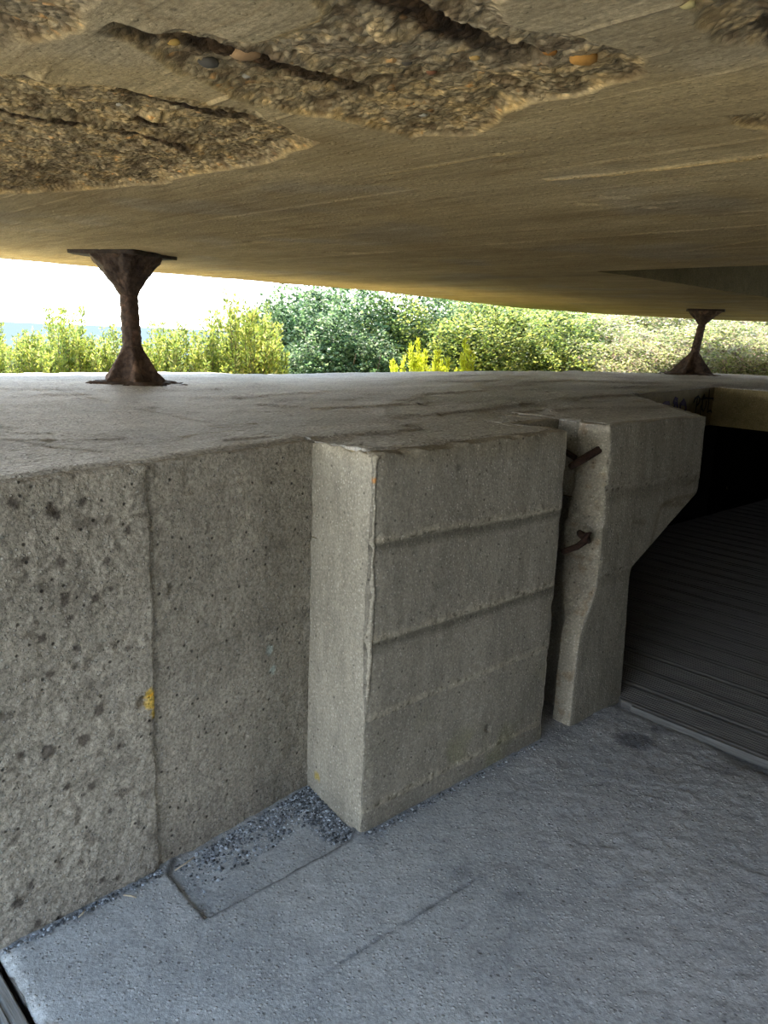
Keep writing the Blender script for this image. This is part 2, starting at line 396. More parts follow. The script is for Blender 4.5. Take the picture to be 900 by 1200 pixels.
def blotch(P, x, y, z, r, seed=1, wob=0.6):
    d = np.sqrt((P[..., 0] - x) ** 2 + (P[..., 1] - y) ** 2 + (P[..., 2] - z) ** 2)
    return 1 - sstep(r * 0.75, r * 1.05, d + wob * r * fbm(P[..., 0], P[..., 1], P[..., 2], 1.2 / r, 3, seed))
def mulc(C, mask, colr):
    C *= 1 - mask[..., None] * (1 - np.array(colr)); return C

# --- wall_left: left panel, seam, slightly recessed right panel
dL = (A1 - L0) / np.linalg.norm(A1 - L0); nL = np.array([-dL[1], dL[0]])
dM = (INN - A1) / np.linalg.norm(INN - A1); nM = np.array([-dM[1], dM[0]])
W0 = L0 - dL * 2.6
pathL = [W0, L0 - dL * 0.15, A1, A1 + nM * 0.014 + dM * 0.004, INN + dM * 0.12, INN + dM * 0.12 + nM * 0.42, W0 + nL * 0.5]
spotpx = [(60, 598, 9), (66, 604, 6), (70, 659, 7), (50, 748, 6), (115, 831, 9), (57, 882, 9), (98, 867, 9), (150, 621, 6), (75, 702, 8), (25, 885, 6), (78, 923, 5), (108, 921, 5), (97, 932, 4),
          (20, 1060, 8), (45, 1082, 6), (70, 1075, 5), (36, 1037, 6), (68, 1078, 5), (121, 1032, 6), (138, 1030, 5), (98, 588, 6), (112, 700, 6), (83, 725, 5), (125, 657, 5), (40, 600, 4), (60, 790, 6), (130, 690, 4), (15, 590, 7), (140, 875, 5), (130, 950, 4), (10, 700, 5), (30, 655, 4), (90, 760, 5), (150, 760, 4), (95, 1010, 5)]
def seamz(z, s):                                                      # lift lines of the pour
    return 0
def dispL(P, sg, tt):
    x, y, z = P[..., 0], P[..., 1], P[..., 2]
    d = 0.007 * fbm(x, y, z, 5, 4, 3) + 0.0035 * fbm(x, y, z, 45, 3, 9)
    left = sg <= 1
    d = d + np.where(left, 0.0035, 0.001) * fbm(x, y, z, 90, 2, 19)
    rel = P[..., :2] - A1; s = rel[..., 0] * dL[0] + rel[..., 1] * dL[1]
    near = np.exp(-(s / 0.012) ** 2)
    d = d - near * 0.010 * np.clip(0.4 + fbm(x, y, z, 14, 3, 5), 0, 1)
    for z0, A in ((0.93, 0.002), (0.66, 0.003), (0.40, 0.003), (0.12, 0.002)):
        zz = z - z0 - 0.006 * fbm(x, y, 0 * z, 6, 2, 21)
        d = d - A * np.exp(-(zz / 0.008) ** 2) + A * 0.6 * sstep(-0.01, 0.0, zz) * np.exp(-np.clip(zz, 0, 9) / 0.05)
    q = onwall(100, 1020, L0, A1)
    pit = fbm(x, y, z, 30, 2, 77); d = d - 0.006 * sstep(0.52, 0.7, pit)
    h = onwall(203, 685, A1, INN); d = d - 0.014 * blotch(P, h[0], h[1], h[2], 0.018, 4)
    h = onwall(168, 818, L0, A1); d = d - 0.02 * blotch(P, h[0], h[1], h[2], 0.018, 4)
    # horizontal board step near the top of the right panel
    zz = z - 1.175; mid = (sg == 3) & (tt > 0.16); d = d - np.where(mid, 0.005 * sstep(-0.004, 0.002, zz), 0)
    # chips along the top edge
    topd = 1.28 - z; ch = np.clip(fbm(x, y, z, 18, 3, 31) + 0.25, 0, 1)
    d = d - 0.016 * ch * np.exp(-topd / 0.02)
    chip = 0.012 * np.clip(fbm(x[-1], y[-1], z[-1], 22, 3, 33) + 0.25, 0, 1)
    return d, chip
def colL(Q, sg, tt):
    x, y, z = Q[..., 0], Q[..., 1], Q[..., 2]
    C = np.ones(Q.shape)
    for i, (px, py, r) in enumerate(spotpx):
        h = onwall(px, py, L0, A1); C = mulc(C, blotch(Q, h[0], h[1], h[2], r * 0.0022, i) * 0.9, (0.28, 0.26, 0.26))
    for i, (px, py, r) in enumerate([(255, 670, 3), (310, 742, 4), (292, 750, 3), (270, 735, 3), (345, 628, 3), (212, 790, 3), (270, 905, 4), (295, 700, 3), (240, 640, 3)]):
        h = onwall(px, py, A1, INN); C = mulc(C, blotch(Q, h[0], h[1], h[2], r * 0.0028, i) * 0.7, (0.4, 0.38, 0.36))
    for px, py in ((320, 785), (317, 762)):
        h = onwall(px, py, A1, INN); C = mulc(C, blotch(Q, h[0], h[1], h[2], 0.017, 8), (1.15, 1.4, 1.55))
    for px, py, r in ((178, 822, 0.026), (182, 838, 0.016), (176, 812, 0.016)):
        h = onwall(px, py, L0, A1); C = mulc(C, blotch(Q, h[0], h[1], h[2], r, 8) * 0.85, (1.7, 1.25, 0.22))
    h = fbm(x, y, z * 0.3, 4, 4, 41); C = C * (1 + 0.16 * h)[..., None]
    # dark weather bands just under the lift lines, and darker foot
    for z0, a, b_ in ((0.93, 0.14, 0.02), (0.66, 0.22, 0.02), (0.40, 0.18, 0.02)):
        zz = z - z0 - 0.006 * fbm(x, y, 0 * z, 6, 2, 21)
        C = C * (1 - a * np.exp(-(zz / b_) ** 2) * (0.6 + 0.8 * fbm(x, y, z, 12, 3, 43)))[..., None]
    sp = fbm(x, y, z, 26, 3, 55); left = (sg <= 1)
    C = mulc(C, np.where(left, sstep(0.36, 0.50, sp), sstep(0.5, 0.62, sp) * 0.5) * 0.75, (0.45, 0.43, 0.42))
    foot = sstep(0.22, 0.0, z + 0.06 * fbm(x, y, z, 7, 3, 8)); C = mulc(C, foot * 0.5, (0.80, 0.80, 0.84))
    rel = Q[..., :2] - A1; s = rel[..., 0] * dL[0] + rel[..., 1] * dL[1]
    return C
zsL = np.linspace(-0.02, 1.28, 190)
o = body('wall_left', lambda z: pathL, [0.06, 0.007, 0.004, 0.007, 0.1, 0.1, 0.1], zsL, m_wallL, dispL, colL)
tag(o, 'low rough grey concrete wall, spotted black, with a vertical seam and yellow lichen', kind='structure')

# --- pier between the recess and the gap
pathP = [INN + np.array([-0.075, 0.11]), COR, GAL, GAL + E2 * 0.27, GAL + E2 * 0.27 + E1 * 0.34, GAL + E2 * 0.62 + E1 * 0.34, INN + E2 * 0.62 + np.array([-0.05, 0.0])]
liftP = ((1.0, 0.0055), (0.668, 0.0045), (0.40, 0.004), (0.072, 0.004))
def dispP(P, sg, tt):
    x, y, z = P[..., 0], P[..., 1], P[..., 2]
    d = 0.005 * fbm(x, y, z, 4, 4, 103) + 0.0018 * fbm(x, y, z, 50, 3, 109)
    step = sg == 0; d = d + np.where(step, 0.003, 0.0) * fbm(x, y, z, 60, 3, 111)
    front = sg == 1
    rel = P[..., :2] - COR; s = rel[..., 0] * E1[0] + rel[..., 1] * E1[1]
    for z0, A in liftP:
        zz = z - z0 - 0.010 * fbm(x, y, 0 * z, 5, 3, 121 + int(z0 * 10)) + (0.02 * s if z0 > 0.9 else 0)
        lip = A * sstep(-0.004, 0.003, zz) * np.exp(-np.clip(zz - 0.003, 0, 9) / 0.03)
        rg = 0.5 + 2.2 * fbm(x, y, z, 34, 3, 131)
        d = d + np.where(front, lip * rg, lip * 0.3) - np.where(front, A * 0.7 * np.exp(-((zz + 0.006) / 0.004) ** 2) * np.clip(fbm(x, y, z, 25, 2, 7) + 0.5, 0, 1), 0)
    h = onwall(571, 853, COR, GAL); d = d - 0.03 * blotch(P, h[0], h[1], h[2], 0.016, 4)
    # chipped corner
    cd = np.hypot(P[..., 0] - COR[0], P[..., 1] - COR[1])
    ck = 0.3 + fbm(x, y, z, 9, 3, 141)
    d = d - np.exp(-cd / 0.016) * (0.006 + 0.034 * np.clip(ck, 0, 1)) - np.exp(-cd / 0.03) * 0.022 * np.exp(-((z - 0.86) / 0.20) ** 2)
    gd = np.hypot(P[..., 0] - GAL[0], P[..., 1] - GAL[1])
    d = d - np.exp(-gd / 0.012) * (0.004 + 0.012 * np.clip(0.2 + fbm(x, y, z, 14, 3, 143), 0, 1))
    d = d - 0.012 * sstep(0.55, 0.7, fbm(x, y, z, 60, 2, 9)) * np.exp(-cd / 0.03)
    topd = 1.28 - z; ch = np.clip(fbm(x, y, z, 14, 3, 151) + 0.3, 0, 1)
    d = d - 0.022 * ch * np.exp(-topd / 0.022)
    chip = 0.016 * np.clip(fbm(x[-1], y[-1], z[-1], 20, 3, 153) + 0.3, 0, 1)
    return d, chip
def colP(Q, sg, tt):
    x, y, z = Q[..., 0], Q[..., 1], Q[..., 2]
    C = np.ones(Q.shape); front = (sg == 1)
    rel = Q[..., :2] - COR; s = rel[..., 0] * E1[0] + rel[..., 1] * E1[1]
    C = C * (1 + 0.15 * fbm(x, y, z * 0.3, 4, 4, 161))[..., None]
    for z0, A in liftP:
        zz = z - z0 - 0.010 * fbm(x, y, 0 * z, 5, 3, 121 + int(z0 * 10)) + (0.02 * s if z0 > 0.9 else 0)
        stain = sstep(-0.045 - 0.02 * fbm(x, y, z, 9, 3, 5), -0.012, zz) * sstep(0.01, -0.004, zz)
        if z0 > 0.5: C = mulc(C, np.where(front, stain * 0.9, 0), (0.52, 0.52, 0.50))
        lt = sstep(-0.002, 0.004, zz) * sstep(0.035, 0.015, zz + 0.01 * fbm(x, y, z, 20, 2, 6))
        C = mulc(C, np.where(front, lt * 0.9, 0), (1.32, 1.30, 1.24))
        pits = sstep(0.30, 0.42, fbm(x, y, z, 75, 2, 15)) * lt
        C = mulc(C, np.where(front, pits * 0.9, 0), (0.35, 0.34, 0.32))
    for i, (px, py, r) in enumerate([(511, 688, 5), (508, 712, 4), (485, 648, 4), (537, 548, 5), (585, 682, 4), (468, 730, 5), (528, 658, 2), (466, 822, 3), (540, 700, 3)]):
        h = onwall(px, py, COR, GAL); C = mulc(C, blotch(Q, h[0], h[1], h[2], r * 0.003, i) * 0.6, (0.5, 0.5, 0.5))
    h = onwall(438, 565, COR, GAL); C = mulc(C, blotch(Q, h[0], h[1], h[2], 0.016, 4), (1.4, 0.75, 0.35))
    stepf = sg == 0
    for i, (px, py, r, c) in enumerate([(433, 612, 5, (0.2, 0.18, 0.15)), (434, 690, 5, (0.15, 0.14, 0.12)), (434, 712, 4, (0.15, 0.14, 0.12)), (433, 660, 3, (0.15, 0.14, 0.12))]):
        C = mulc(C, blotch(Q, *onwall(px, py, COR, GAL), r * 0.0022, i), c)
    C = np.where(stepf[None, :, None] if stepf.ndim == 1 else stepf[..., None], C * 1.34, C)  # light from the left painted in: step face colour brightened
    h = onwall(372, 910, INN, COR); C = mulc(C, np.where(stepf, blotch(Q, h[0], h[1], h[2], 0.022, 4), 0), (1.25, 1.05, 0.45))
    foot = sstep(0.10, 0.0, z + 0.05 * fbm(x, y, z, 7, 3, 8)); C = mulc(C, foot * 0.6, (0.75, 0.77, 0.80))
    gr = sstep(0.1, 0.5, fbm(x, y, z, 6, 3, 171)) * sstep(0.42, 0.15, z); C = mulc(C, np.where(front, gr * 0.7, 0), (0.86, 0.90, 0.72))
    C = np.where((front if front.ndim == 2 else front[None, :])[..., None], C * np.array([0.90, 0.90, 0.91]), C)  # front face colour darkened, shade painted in for the side turned from light
    tp = sstep(1.20, 1.28, z + 0.04 * fbm(x, y, z, 8, 3, 9)); C = mulc(C, tp * 0.5, (0.86, 0.80, 0.66))
    return C
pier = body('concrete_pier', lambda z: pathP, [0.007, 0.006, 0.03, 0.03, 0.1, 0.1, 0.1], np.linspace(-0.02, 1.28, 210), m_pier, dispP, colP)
tag(pier, 'broad pale concrete pier with sharp lit corner, left of the narrow gap', 'concrete pier')

# --- corbelled block on the right of the gap
def interp(z, zs, vs): return float(np.interp(z, zs, vs))
def pathC(z):
    fl = interp(z, [0, .2, .40, .47, .6, .8, 1.09, 1.31], [-.017, -.020, -.01, .015, .085, .088, .085, .062])
    fr = interp(z, [0, .3, .60, .64, .915, .94, 1.31], [.400, .375, .352, .362, .915, .925, .915])
    db = interp(z, [0, .2, .45, .6, .8, 1.1, 1.3], [.09, .09, .09, .17, .19, .14, .15])
    o_ = GAR
    FL = o_ + E1 * fl; FR = o_ + E1 * fr
    spl = np.array([0.065, 0.998])
    return [FL, FR, FR + spl * 0.62, o_ + E1 * (max(fl, 0) + .14) + E2 * 0.62, o_ + E1 * (max(fl, 0) + 0.10) + E2 * (db + 0.06), FL + E2 * db - E1 * 0.0]
def dispC(P, sg, tt):
    x, y, z = P[..., 0], P[..., 1], P[..., 2]
    d = 0.004 * fbm(x, y, z, 5, 4, 203) + 0.0016 * fbm(x, y, z, 50, 3, 209)
    front = sg == 0; side = sg == 5
    for z0, A in ((1.02, 0.006), (0.645, 0.003)):
        zz = z - z0 - 0.014 * fbm(x, y, 0 * z, 6, 3, 221)
        lip = A * sstep(-0.006, 0.003, zz) * np.exp(-np.clip(zz - 0.003, 0, 9) / 0.025)
        d = d + np.where(front, lip * (0.6 + fbm(x, y, z, 40, 3, 131)), 0)
    d = d + np.where(side, 0.024 * fbm(x, y, z, 13, 5, 231, .6) + 0.009 * fbm(x, y, z, 60, 2, 3), 0) * sstep(0.35, 0.6, z + 0 * x)
    e0 = np.where(front, tt, np.where(side, 1 - tt, 1)); e0 = np.where(front, e0 * 0.6, e0 * 0.15)
    d = d - np.where(front | side, np.exp(-e0 / 0.012) * (0.003 + 0.016 * np.clip(0.2 + fbm(x, y, z, 16, 3, 241), 0, 1)), 0)
    for px, py, r in ((712, 546, 0.014), (712, 577, 0.009), (704, 583, 0.008), (800, 520, 0.006)):
        h = onwall(px, py, GAR, CTR); d = d - 0.02 * blotch(P, h[0], h[1], h[2], r, 4)
    topd = 1.28 - z; ch = np.clip(fbm(x, y, z, 14, 3, 251) + 0.2, 0, 1)
    d = d - 0.014 * ch * np.exp(-topd / 0.02)
    chip = 0.010 * np.clip(fbm(x[-1], y[-1], z[-1], 20, 3, 253) + 0.2, 0, 1)
    return d, chip
def stroke(Q, pts, wd, seed=3):
    U = (Q[..., 0] - GAR[0]) * E1[0] + (Q[..., 1] - GAR[1]) * E1[1]; Z = Q[..., 2]
    uv = []
    for px, py in pts:
        h = onwall(px, py, GAR, CTR); uv.append((float((h[:2] - GAR) @ E1), h[2]))
    return 1 - sstep(wd * 0.7, wd * 1.1, segdist(U, Z, uv) + wd * 0.5 * fbm(U, Z, 0, 0.8 / wd, 2, seed))
def colC(Q, sg, tt):
    x, y, z = Q[..., 0], Q[..., 1], Q[..., 2]
    C = np.ones(Q.shape); front = sg == 0; side = sg == 5
    C = C * (1 + 0.15 * fbm(x, y, z * 0.4, 4, 4, 261))[..., None]
    for z0, a in ((1.02, 0.6), (0.645, 0.5)):
        zz = z - z0 - 0.014 * fbm(x, y, 0 * z, 6, 3, 221)
        st = sstep(-0.07, -0.01, zz + 0.02 * fbm(x, y, z, 9, 3, 5)) * sstep(0.01, -0.004, zz); C = mulc(C, np.where(front, st * a, 0), (0.66, 0.64, 0.62))
        lt = sstep(-0.002, 0.004, zz) * sstep(0.04, 0.015, zz + 0.01 * fbm(x, y, z, 20, 2, 6))
        C = mulc(C, np.where(front, sstep(0.22, 0.4, fbm(x, y, z, 60, 2, 15)) * lt, 0), (0.35, 0.32, 0.3))
    for pts, wd in (([(818, 580), (790, 585), (775, 592), (768, 618), (762, 640)], 0.012), ([(778, 592), (800, 590)], 0.014), ([(742, 612), (755, 612)], 0.012), ([(805, 568), (815, 562)], 0.008), ([(724, 628), (724, 636)], 0.008)):
        C = mulc(C, np.where(front, stroke(Q, pts, wd) * 0.7, 0), (0.68, 0.62, 0.56))
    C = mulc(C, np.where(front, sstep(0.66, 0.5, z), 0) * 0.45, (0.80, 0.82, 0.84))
    C = np.where(side[..., None] if side.ndim == 2 else side[None, :, None], C * np.array([1.08, 1.06, 1.04]), C)
    rr = sstep(0.15, 0.5, fbm(x, y, z, 22, 3, 281)); C = mulc(C, np.where(side, rr * 0.7, 0), (0.75, 0.62, 0.5))
    C = mulc(C, np.where(side, sstep(0.35, 0.5, fbm(x, y, z, 40, 3, 283)), 0), (1.3, 1.3, 1.25))
    return C
corb = body('concrete_corbel', pathC, [0.006, 0.04, 0.1, 0.1, 0.02, 0.006], np.linspace(-0.02, 1.28, 200), m_pier, dispC, colC)
tag(corb, 'concrete block widening to an overhang at its top right, rebar in its broken side', 'concrete block')

# rebars embedded in the broken side of the corbel block
def bar(name, pts, r, label):
    V, Fc = tube_vf(pts, r, 10, 0.004, 3)
    b = mesh_obj(name, V, Fc, m_rebar, corb); b['label'] = label
def pt(px, py, dist):
    r = ray(px, py); return EYE + r * (dist / np.hypot(r[0], r[1]))
bar('rebar', [pt(712, 521, 3.40), pt(701, 527, 3.34), pt(690, 534, 3.28), pt(680, 540, 3.235), pt(669, 547, 3.20)], [0.016, 0.016, 0.015, 0.017, 0.014], 'straight rusty rebar stub, the upper one, sticking out across the gap')
bar('rebar', [pt(690, 634, 3.33), pt(688, 629, 3.28), pt(679, 625, 3.27), pt(683, 629, 3.255), pt(690, 626, 3.25), pt(686, 634, 3.24), pt(676, 641, 3.22), pt(659, 647, 3.19)], [0.012, 0.013, 0.014, 0.014, 0.014, 0.014, 0.014, 0.012], 'bent hooked rusty rebar, the lower one')
bar('rebar', [pt(661, 528, 3.45), pt(668, 533, 3.45), pt(675, 537, 3.44)], 0.013, 'short dark rebar stub at the back of the gap')

# ------------------------------------------------------------------ table slab (the ledge)
zt_ = lambda p: float(ztop(p[0], p[1]))
ins = 0.026
FEA = [-4, 1.9, 3.5, 5.2, 6.0, 7.0, 7.6, 8.7, 9.2, 10.5, 13]; FEB = [6.15, 6.194, 6.137, 5.56, 5.30, 5.28, 5.26, 5.05, 4.95, 4.35, 2.4]
def farp(a): return tuple(AB(a, float(np.interp(a, FEA, FEB))))
f_pts = [(W0 + nL * ins, farp(-2.6)), (L0 + nL * ins, farp(0.9)), (A1 + nM * (ins + .01), farp(1.35)), (INN + nM * ins + dM * 0.02, farp(1.75)),
         (COR + np.array([-0.01, 0.050]), farp(1.95)), (GAL + E2 * ins - E1 * 0.03, farp(2.72)), (GAL + E2 * 0.10 - E1 * 0.02, farp(2.76)), (GAL + E2 * 0.295 - E1 * 0.01, farp(2.80)), (GAL + E2 * 0.295 + E1 * 0.32, farp(3.05)),
         (GAR + E2 * 0.19 + E1 * 0.13, farp(3.10)), (GAR + E2 * ins + E1 * 0.10, farp(3.14)), (CTR - E1 * 0.03 + E2 * ins, farp(4.0)),
         (np.array([1.62, 5.30]), farp(5.6)), (np.array([2.80, 6.85]), farp(7.3)), (np.array([3.45, 6.12]), farp(8.6)), (np.array([5.0, 4.4]), farp(10.2)), (np.array([6.6, 2.6]), farp(13))]
fr, seg = resample([p[0] for p in f_pts], [0.08, 0.012, 0.012, 0.012, 0.012, 0.03, 0.03, 0.03, 0.03, 0.02, 0.012, 0.05, 0.05, 0.05, 0.08, 0.1])
fa, _ = [], 0
cnts = [int(np.sum(seg == k)) for k in range(len(f_pts) - 1)]; cnts[-1] -= 1
for k, c in enumerate(cnts):
    a, b = np.array(f_pts[k][1]), np.array(f_pts[k + 1][1])
    for t in range(c): fa.append(a + (b - a) * t / c)
fa.append(np.array(f_pts[-1][1])); fa = np.array(fa)
tv = np.concatenate([[0], np.cumsum(np.geomspace(0.01, 0.09, 110))]); tv = tv / tv[-1]
tv = tv ** 1.0
G = fr[None] * (1 - tv[:, None, None]) + fa[None] * tv[:, None, None]
# ragged front edge
d0 = fbm(fr[:, 0], fr[:, 1], 0, 16, 3, 301)
X, Y = G[..., 0], G[..., 1]; near = np.exp(-np.hypot(X - fr[None, :, 0], Y - fr[None, :, 1]) / 0.05)
Z = ztop(X, Y) + 0.006 * fbm(X, Y, 0, 1.1, 3, 311) * (1 - near) + (0.006 * fbm(X, Y, 0, 6, 4, 313) + 0.003 * fbm(X, Y, 0, 30, 3, 315)) * (1 - near * 0.7)
aa = X * E1[0] + Y * E1[1]; bb = -X * 0.6884 + Y * 0.7254
fl = fbm(aa * 0.5, bb * 1.6, 0, 2.2, 4, 317); Z = Z + 0.008 * (sstep(0.05, 0.09, fl) - 0.5) * (1 - near)      # flaked top skin
cr = np.exp(-(np.abs(fbm(X * .5, Y * 2.0, 0, 1.3, 4, 321)) / 0.012) ** 2); Z = Z - 0.005 * cr * (1 - near)
dfr = np.hypot(X - fr[None, :, 0], Y - fr[None, :, 1]); Z = Z - 0.011 * np.exp(-(dfr / 0.020) ** 2)
C = np.ones(G.shape[:2] + (3,))
flk = sstep(0.05, 0.09, fl); C = mulc(C, (1 - flk) * 0.45, (0.78, 0.77, 0.74))
C = C * (1 + 0.18 * fbm(X, Y, 0, 2.5, 4, 331))[..., None]; C = mulc(C, cr * 0.6, (0.5, 0.48, 0.45))
Vt = np.stack([X, Y, Z], -1); nr, nc = Z.shape
cs = list(range(0, nc)); Bt = Vt.copy(); Bt[..., 2] = ztop(X, Y) - 0.335
nb = nr * nc
topf = gridfaces(nr, nc, False, flip=True); botf = gridfaces(nr, nc, False) + nb
bd = [(0, j) for j in range(nc)] + [(i, nc - 1) for i in range(1, nr)] + [(nr - 1, j) for j in range(nc - 2, -1, -1)] + [(i, 0) for i in range(nr - 2, 0, -1)]
bi = np.array([i * nc + j for i, j in bd]); bn = np.roll(bi, -1)
k = np.arange(len(bi)); k2 = np.roll(k, -1); m0 = 2 * nb; m1 = m0 + len(bi)
sidef = np.stack([k + m0, k2 + m0, k2 + m1, k + m1], -1)
Fall = np.concatenate([topf, botf, sidef])
slab = mesh_obj('concrete_ledge', np.concatenate([Vt.reshape(-1, 3), Bt.reshape(-1, 3), Vt.reshape(-1, 3)[bi], Bt.reshape(-1, 3)[bi]]), Fall, m_top, colors=np.concatenate([C.reshape(-1, 3), np.ones((nb + 2 * len(bi), 3))]))
slab.data.materials.append(m_lintel); slab.data.materials.append(m_pier)
bp_ = Vt.reshape(-1, 3)[bi]; ingap = np.where(np.hypot(bp_[:, 0] - GAR[0], bp_[:, 1] - GAR[1]) < 0.5, 2, 1)
slab.data.polygons.foreach_set('material_index', np.concatenate([np.zeros(len(topf)), np.ones(len(botf)), ingap]).astype(np.int32))
slab.data.polygons.foreach_set('use_smooth', np.concatenate([np.ones(len(topf)), np.zeros(len(botf) + len(sidef))]).astype(bool))
tag(slab, 'wide flat weathered concrete ledge under the posts, between wall and bushes', 'concrete ledge')

# graffiti on the stair-side face of the slab
S1 = np.array([1.62, 5.30]); S2 = np.array([2.80, 6.85]); nS = np.array([(S2 - S1)[1], -(S2 - S1)[0]]); nS /= np.linalg.norm(nS)
def paint(name, strokes, wd, mat, label):
    parts = []
    for st in strokes:
        P = [onwall(770 + x / 11.25, 450 + y / 11.25, S1, S2) for x, y in st]
        for a, b in zip(P[:-1], P[1:]):
            t = b - a; L = np.linalg.norm(t); t = t / L; s = np.cross(t, [nS[0], nS[1], 0]); s = s / np.linalg.norm(s) * wd / 2
            a2 = a - t * wd * .3; b2 = b + t * wd * .3; o1 = np.array([nS[0], nS[1], 0]) * 0.001; o2 = o1 * 4
            V = [a2 - s + o1, a2 + s + o1, b2 + s + o1, b2 - s + o1, a2 - s + o2, a2 + s + o2, b2 + s + o2, b2 - s + o2]
            parts.append((np.array(V), [(0, 1, 2, 3), (7, 6, 5, 4), (0, 4, 5, 1), (1, 5, 6, 2), (2, 6, 7, 3), (3, 7, 4, 0)]))
    V, Fc, _ = join(parts); b = mesh_obj(name, V, Fc, mat, slab, smooth=False); b['label'] = label
paint('graffiti', [[(480, 240), (500, 190), (540, 160), (560, 195), (550, 250), (520, 285)], [(528, 180), (512, 300), (495, 420)],
                   [(625, 165), (598, 205), (588, 330), (608, 362), (635, 300), (645, 230)], [(600, 180), (620, 140)], [(685, 80), (680, 200), (664, 365)],
                   [(585, 200), (640, 185), (742, 190)], [(738, 190), (742, 280)], [(655, 368), (700, 350), (730, 392), (735, 370)], [(575, 285), (560, 430)]], 0.014, m_black, 'thin black handwritten tag')
paint('graffiti', [[(75, 270), (100, 250), (150, 250), (172, 340)], [(262, 205), (235, 190), (215, 240), (250, 262), (262, 240)], [(235, 265), (205, 350)], [(265, 280), (262, 370)],
                   [(300, 370), (302, 270), (345, 215), (370, 260), (378, 330), (340, 390)], [(310, 262), (372, 265)]], 0.026, m_purple, 'purple sprayed letters')

# ------------------------------------------------------------------ floor
a_l = 0.505
def floor_axis(lo, flo, fhi, hi, fine, coarse): return np.concatenate([np.arange(lo, flo, coarse), np.arange(flo, fhi, fine), np.arange(fhi, hi + coarse, coarse)])
fa_ = np.concatenate([[a_l], np.arange(a_l + 0.004, 3.30, 0.0085), [3.31, 3.33]]); fb_ = floor_axis(-3.0, 0.3, 2.3, 3.2, 0.0085, 0.08)
Afl, Bfl = np.meshgrid(fa_, fb_, indexing='ij')
X = Afl * E1[0] + Bfl * E2[0]; Y = Afl * E1[1] + Bfl * E2[1]
Z = 0.004 * fbm(X, Y, 0, 2, 3, 401) + 0.0022 * fbm(X, Y, 0, 18, 4, 403)
C = np.ones(X.shape + (3,)) * (1 + 0.10 * fbm(X, Y, 0, 3, 4, 405))[..., None]
# warped cement skin, strongest on the right
wx = X + 0.03 * fbm(X, Y, 0, 6, 3, 407); wy = Y + 0.03 * fbm(X, Y, 0, 6, 3, 409)
rg = 1 - np.abs(fbm(wx, wy, 0, 19, 4, 411)) * 2
amt = sstep(0.15, 1.0, X + 0.3 * fbm(X, Y, 0, 2, 3, 413))
Z = Z + 0.0042 * (rg - 0.5) * amt + 0.0025 * sstep(0.1, 0.2, fbm(wx, wy, 0, 8, 3, 417)) * amt
C = mulc(C, amt * 0.35, (0.93, 0.88, 0.93))
pl = lambda pts: [tuple(onz(px, py, 0)[:2]) for px, py in pts]
niche = pl([(196, 1024), (240, 1077), (330, 1028), (412, 983)]) + [tuple(COR + (-.02, .03)), tuple(INN + (0.02, .1)), tuple(A1 + (.03, .06))]
wob = 0.004 * fbm(X, Y, 0, 30, 3, 421)
sdn = sdist(X, Y, niche) + wob
Z = Z - 0.016 * sstep(-0.002, 0.010, sdn)
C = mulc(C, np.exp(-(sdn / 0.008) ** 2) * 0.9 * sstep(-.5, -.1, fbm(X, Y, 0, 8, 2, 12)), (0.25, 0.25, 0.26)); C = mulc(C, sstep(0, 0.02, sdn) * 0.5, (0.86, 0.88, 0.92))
def groove(pts, wd, dp, dark=0.55, wb=0.008):
    global Z, C
    d = segdist(X, Y, pl(pts)) + wb * np.abs(fbm(X, Y, 0, 20, 3, 431)); g = np.exp(-(d / wd) ** 2)
    brk = sstep(-0.35, 0.05, fbm(X, Y, 0, 5, 2, 437))
    Z = Z - dp * g * brk; C = mulc(C, g * dark * brk, (0.4, 0.42, 0.44))
groove([(345, 1162), (470, 1082), (600, 1003)], 0.007, 0.008, 0.95)
groove([(600, 1003), (720, 905), (790, 850)], 0.005, 0.002, 0.35)
groove([(345, 1160), (318, 1118)], 0.004, 0.003, 0.3); groove([(300, 1195), (345, 1162)], 0.004, 0.002, 0.3)
groove([(385, 1075), (425, 1105)], 0.004, -0.002, 0.05)
groove([(560, 955), (660, 890), (745, 835)], 0.005, 0.003, 0.45)
groove([(765, 920), (810, 882)], 0.004, 0.004, 0.55); groove([(800, 955), (855, 900)], 0.004, 0.003, 0.4)
groove([(520, 1100), (610, 1045), (720, 985)], 0.005, 0.002, 0.25)
groove([(870, 925), (885, 950), (900, 960)], 0.004, -0.004, 0.0)
groove([(740, 835), (800, 868), (850, 900)], 0.008, 0.003, 0.3)
for i, (px, py, r, k) in enumerate([(745, 868, 0.085, 0.75), (775, 855, 0.05, 0.6), (600, 1048, 0.03, 0.35), (638, 990, 0.025, 0.3), (540, 1022, 0.04, 0.35), (850, 900, 0.07, 0.3), (800, 875, 0.07, 0.25)]):
    h = onz(px, py, 0); d = np.hypot(X - h[0], Y - h[1]); mk = 1 - sstep(r * 0.5, r * 1.2, d + 0.5 * r * fbm(X, Y, 0, 1.3 / r, 3, i))
    C = mulc(C, mk * k, (0.22, 0.23, 0.27))
# darker strips at the foot of the pier and the left wall
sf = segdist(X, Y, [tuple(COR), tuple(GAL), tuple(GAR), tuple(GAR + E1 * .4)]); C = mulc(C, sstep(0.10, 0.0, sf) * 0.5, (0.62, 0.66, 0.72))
sf = segdist(X, Y, [tuple(L0 - dL), tuple(A1)]); C = mulc(C, sstep(0.05, 0.0, sf + 0.03 * fbm(X, Y, 0, 9, 3, 3)) * 0.7, (0.45, 0.45, 0.47))
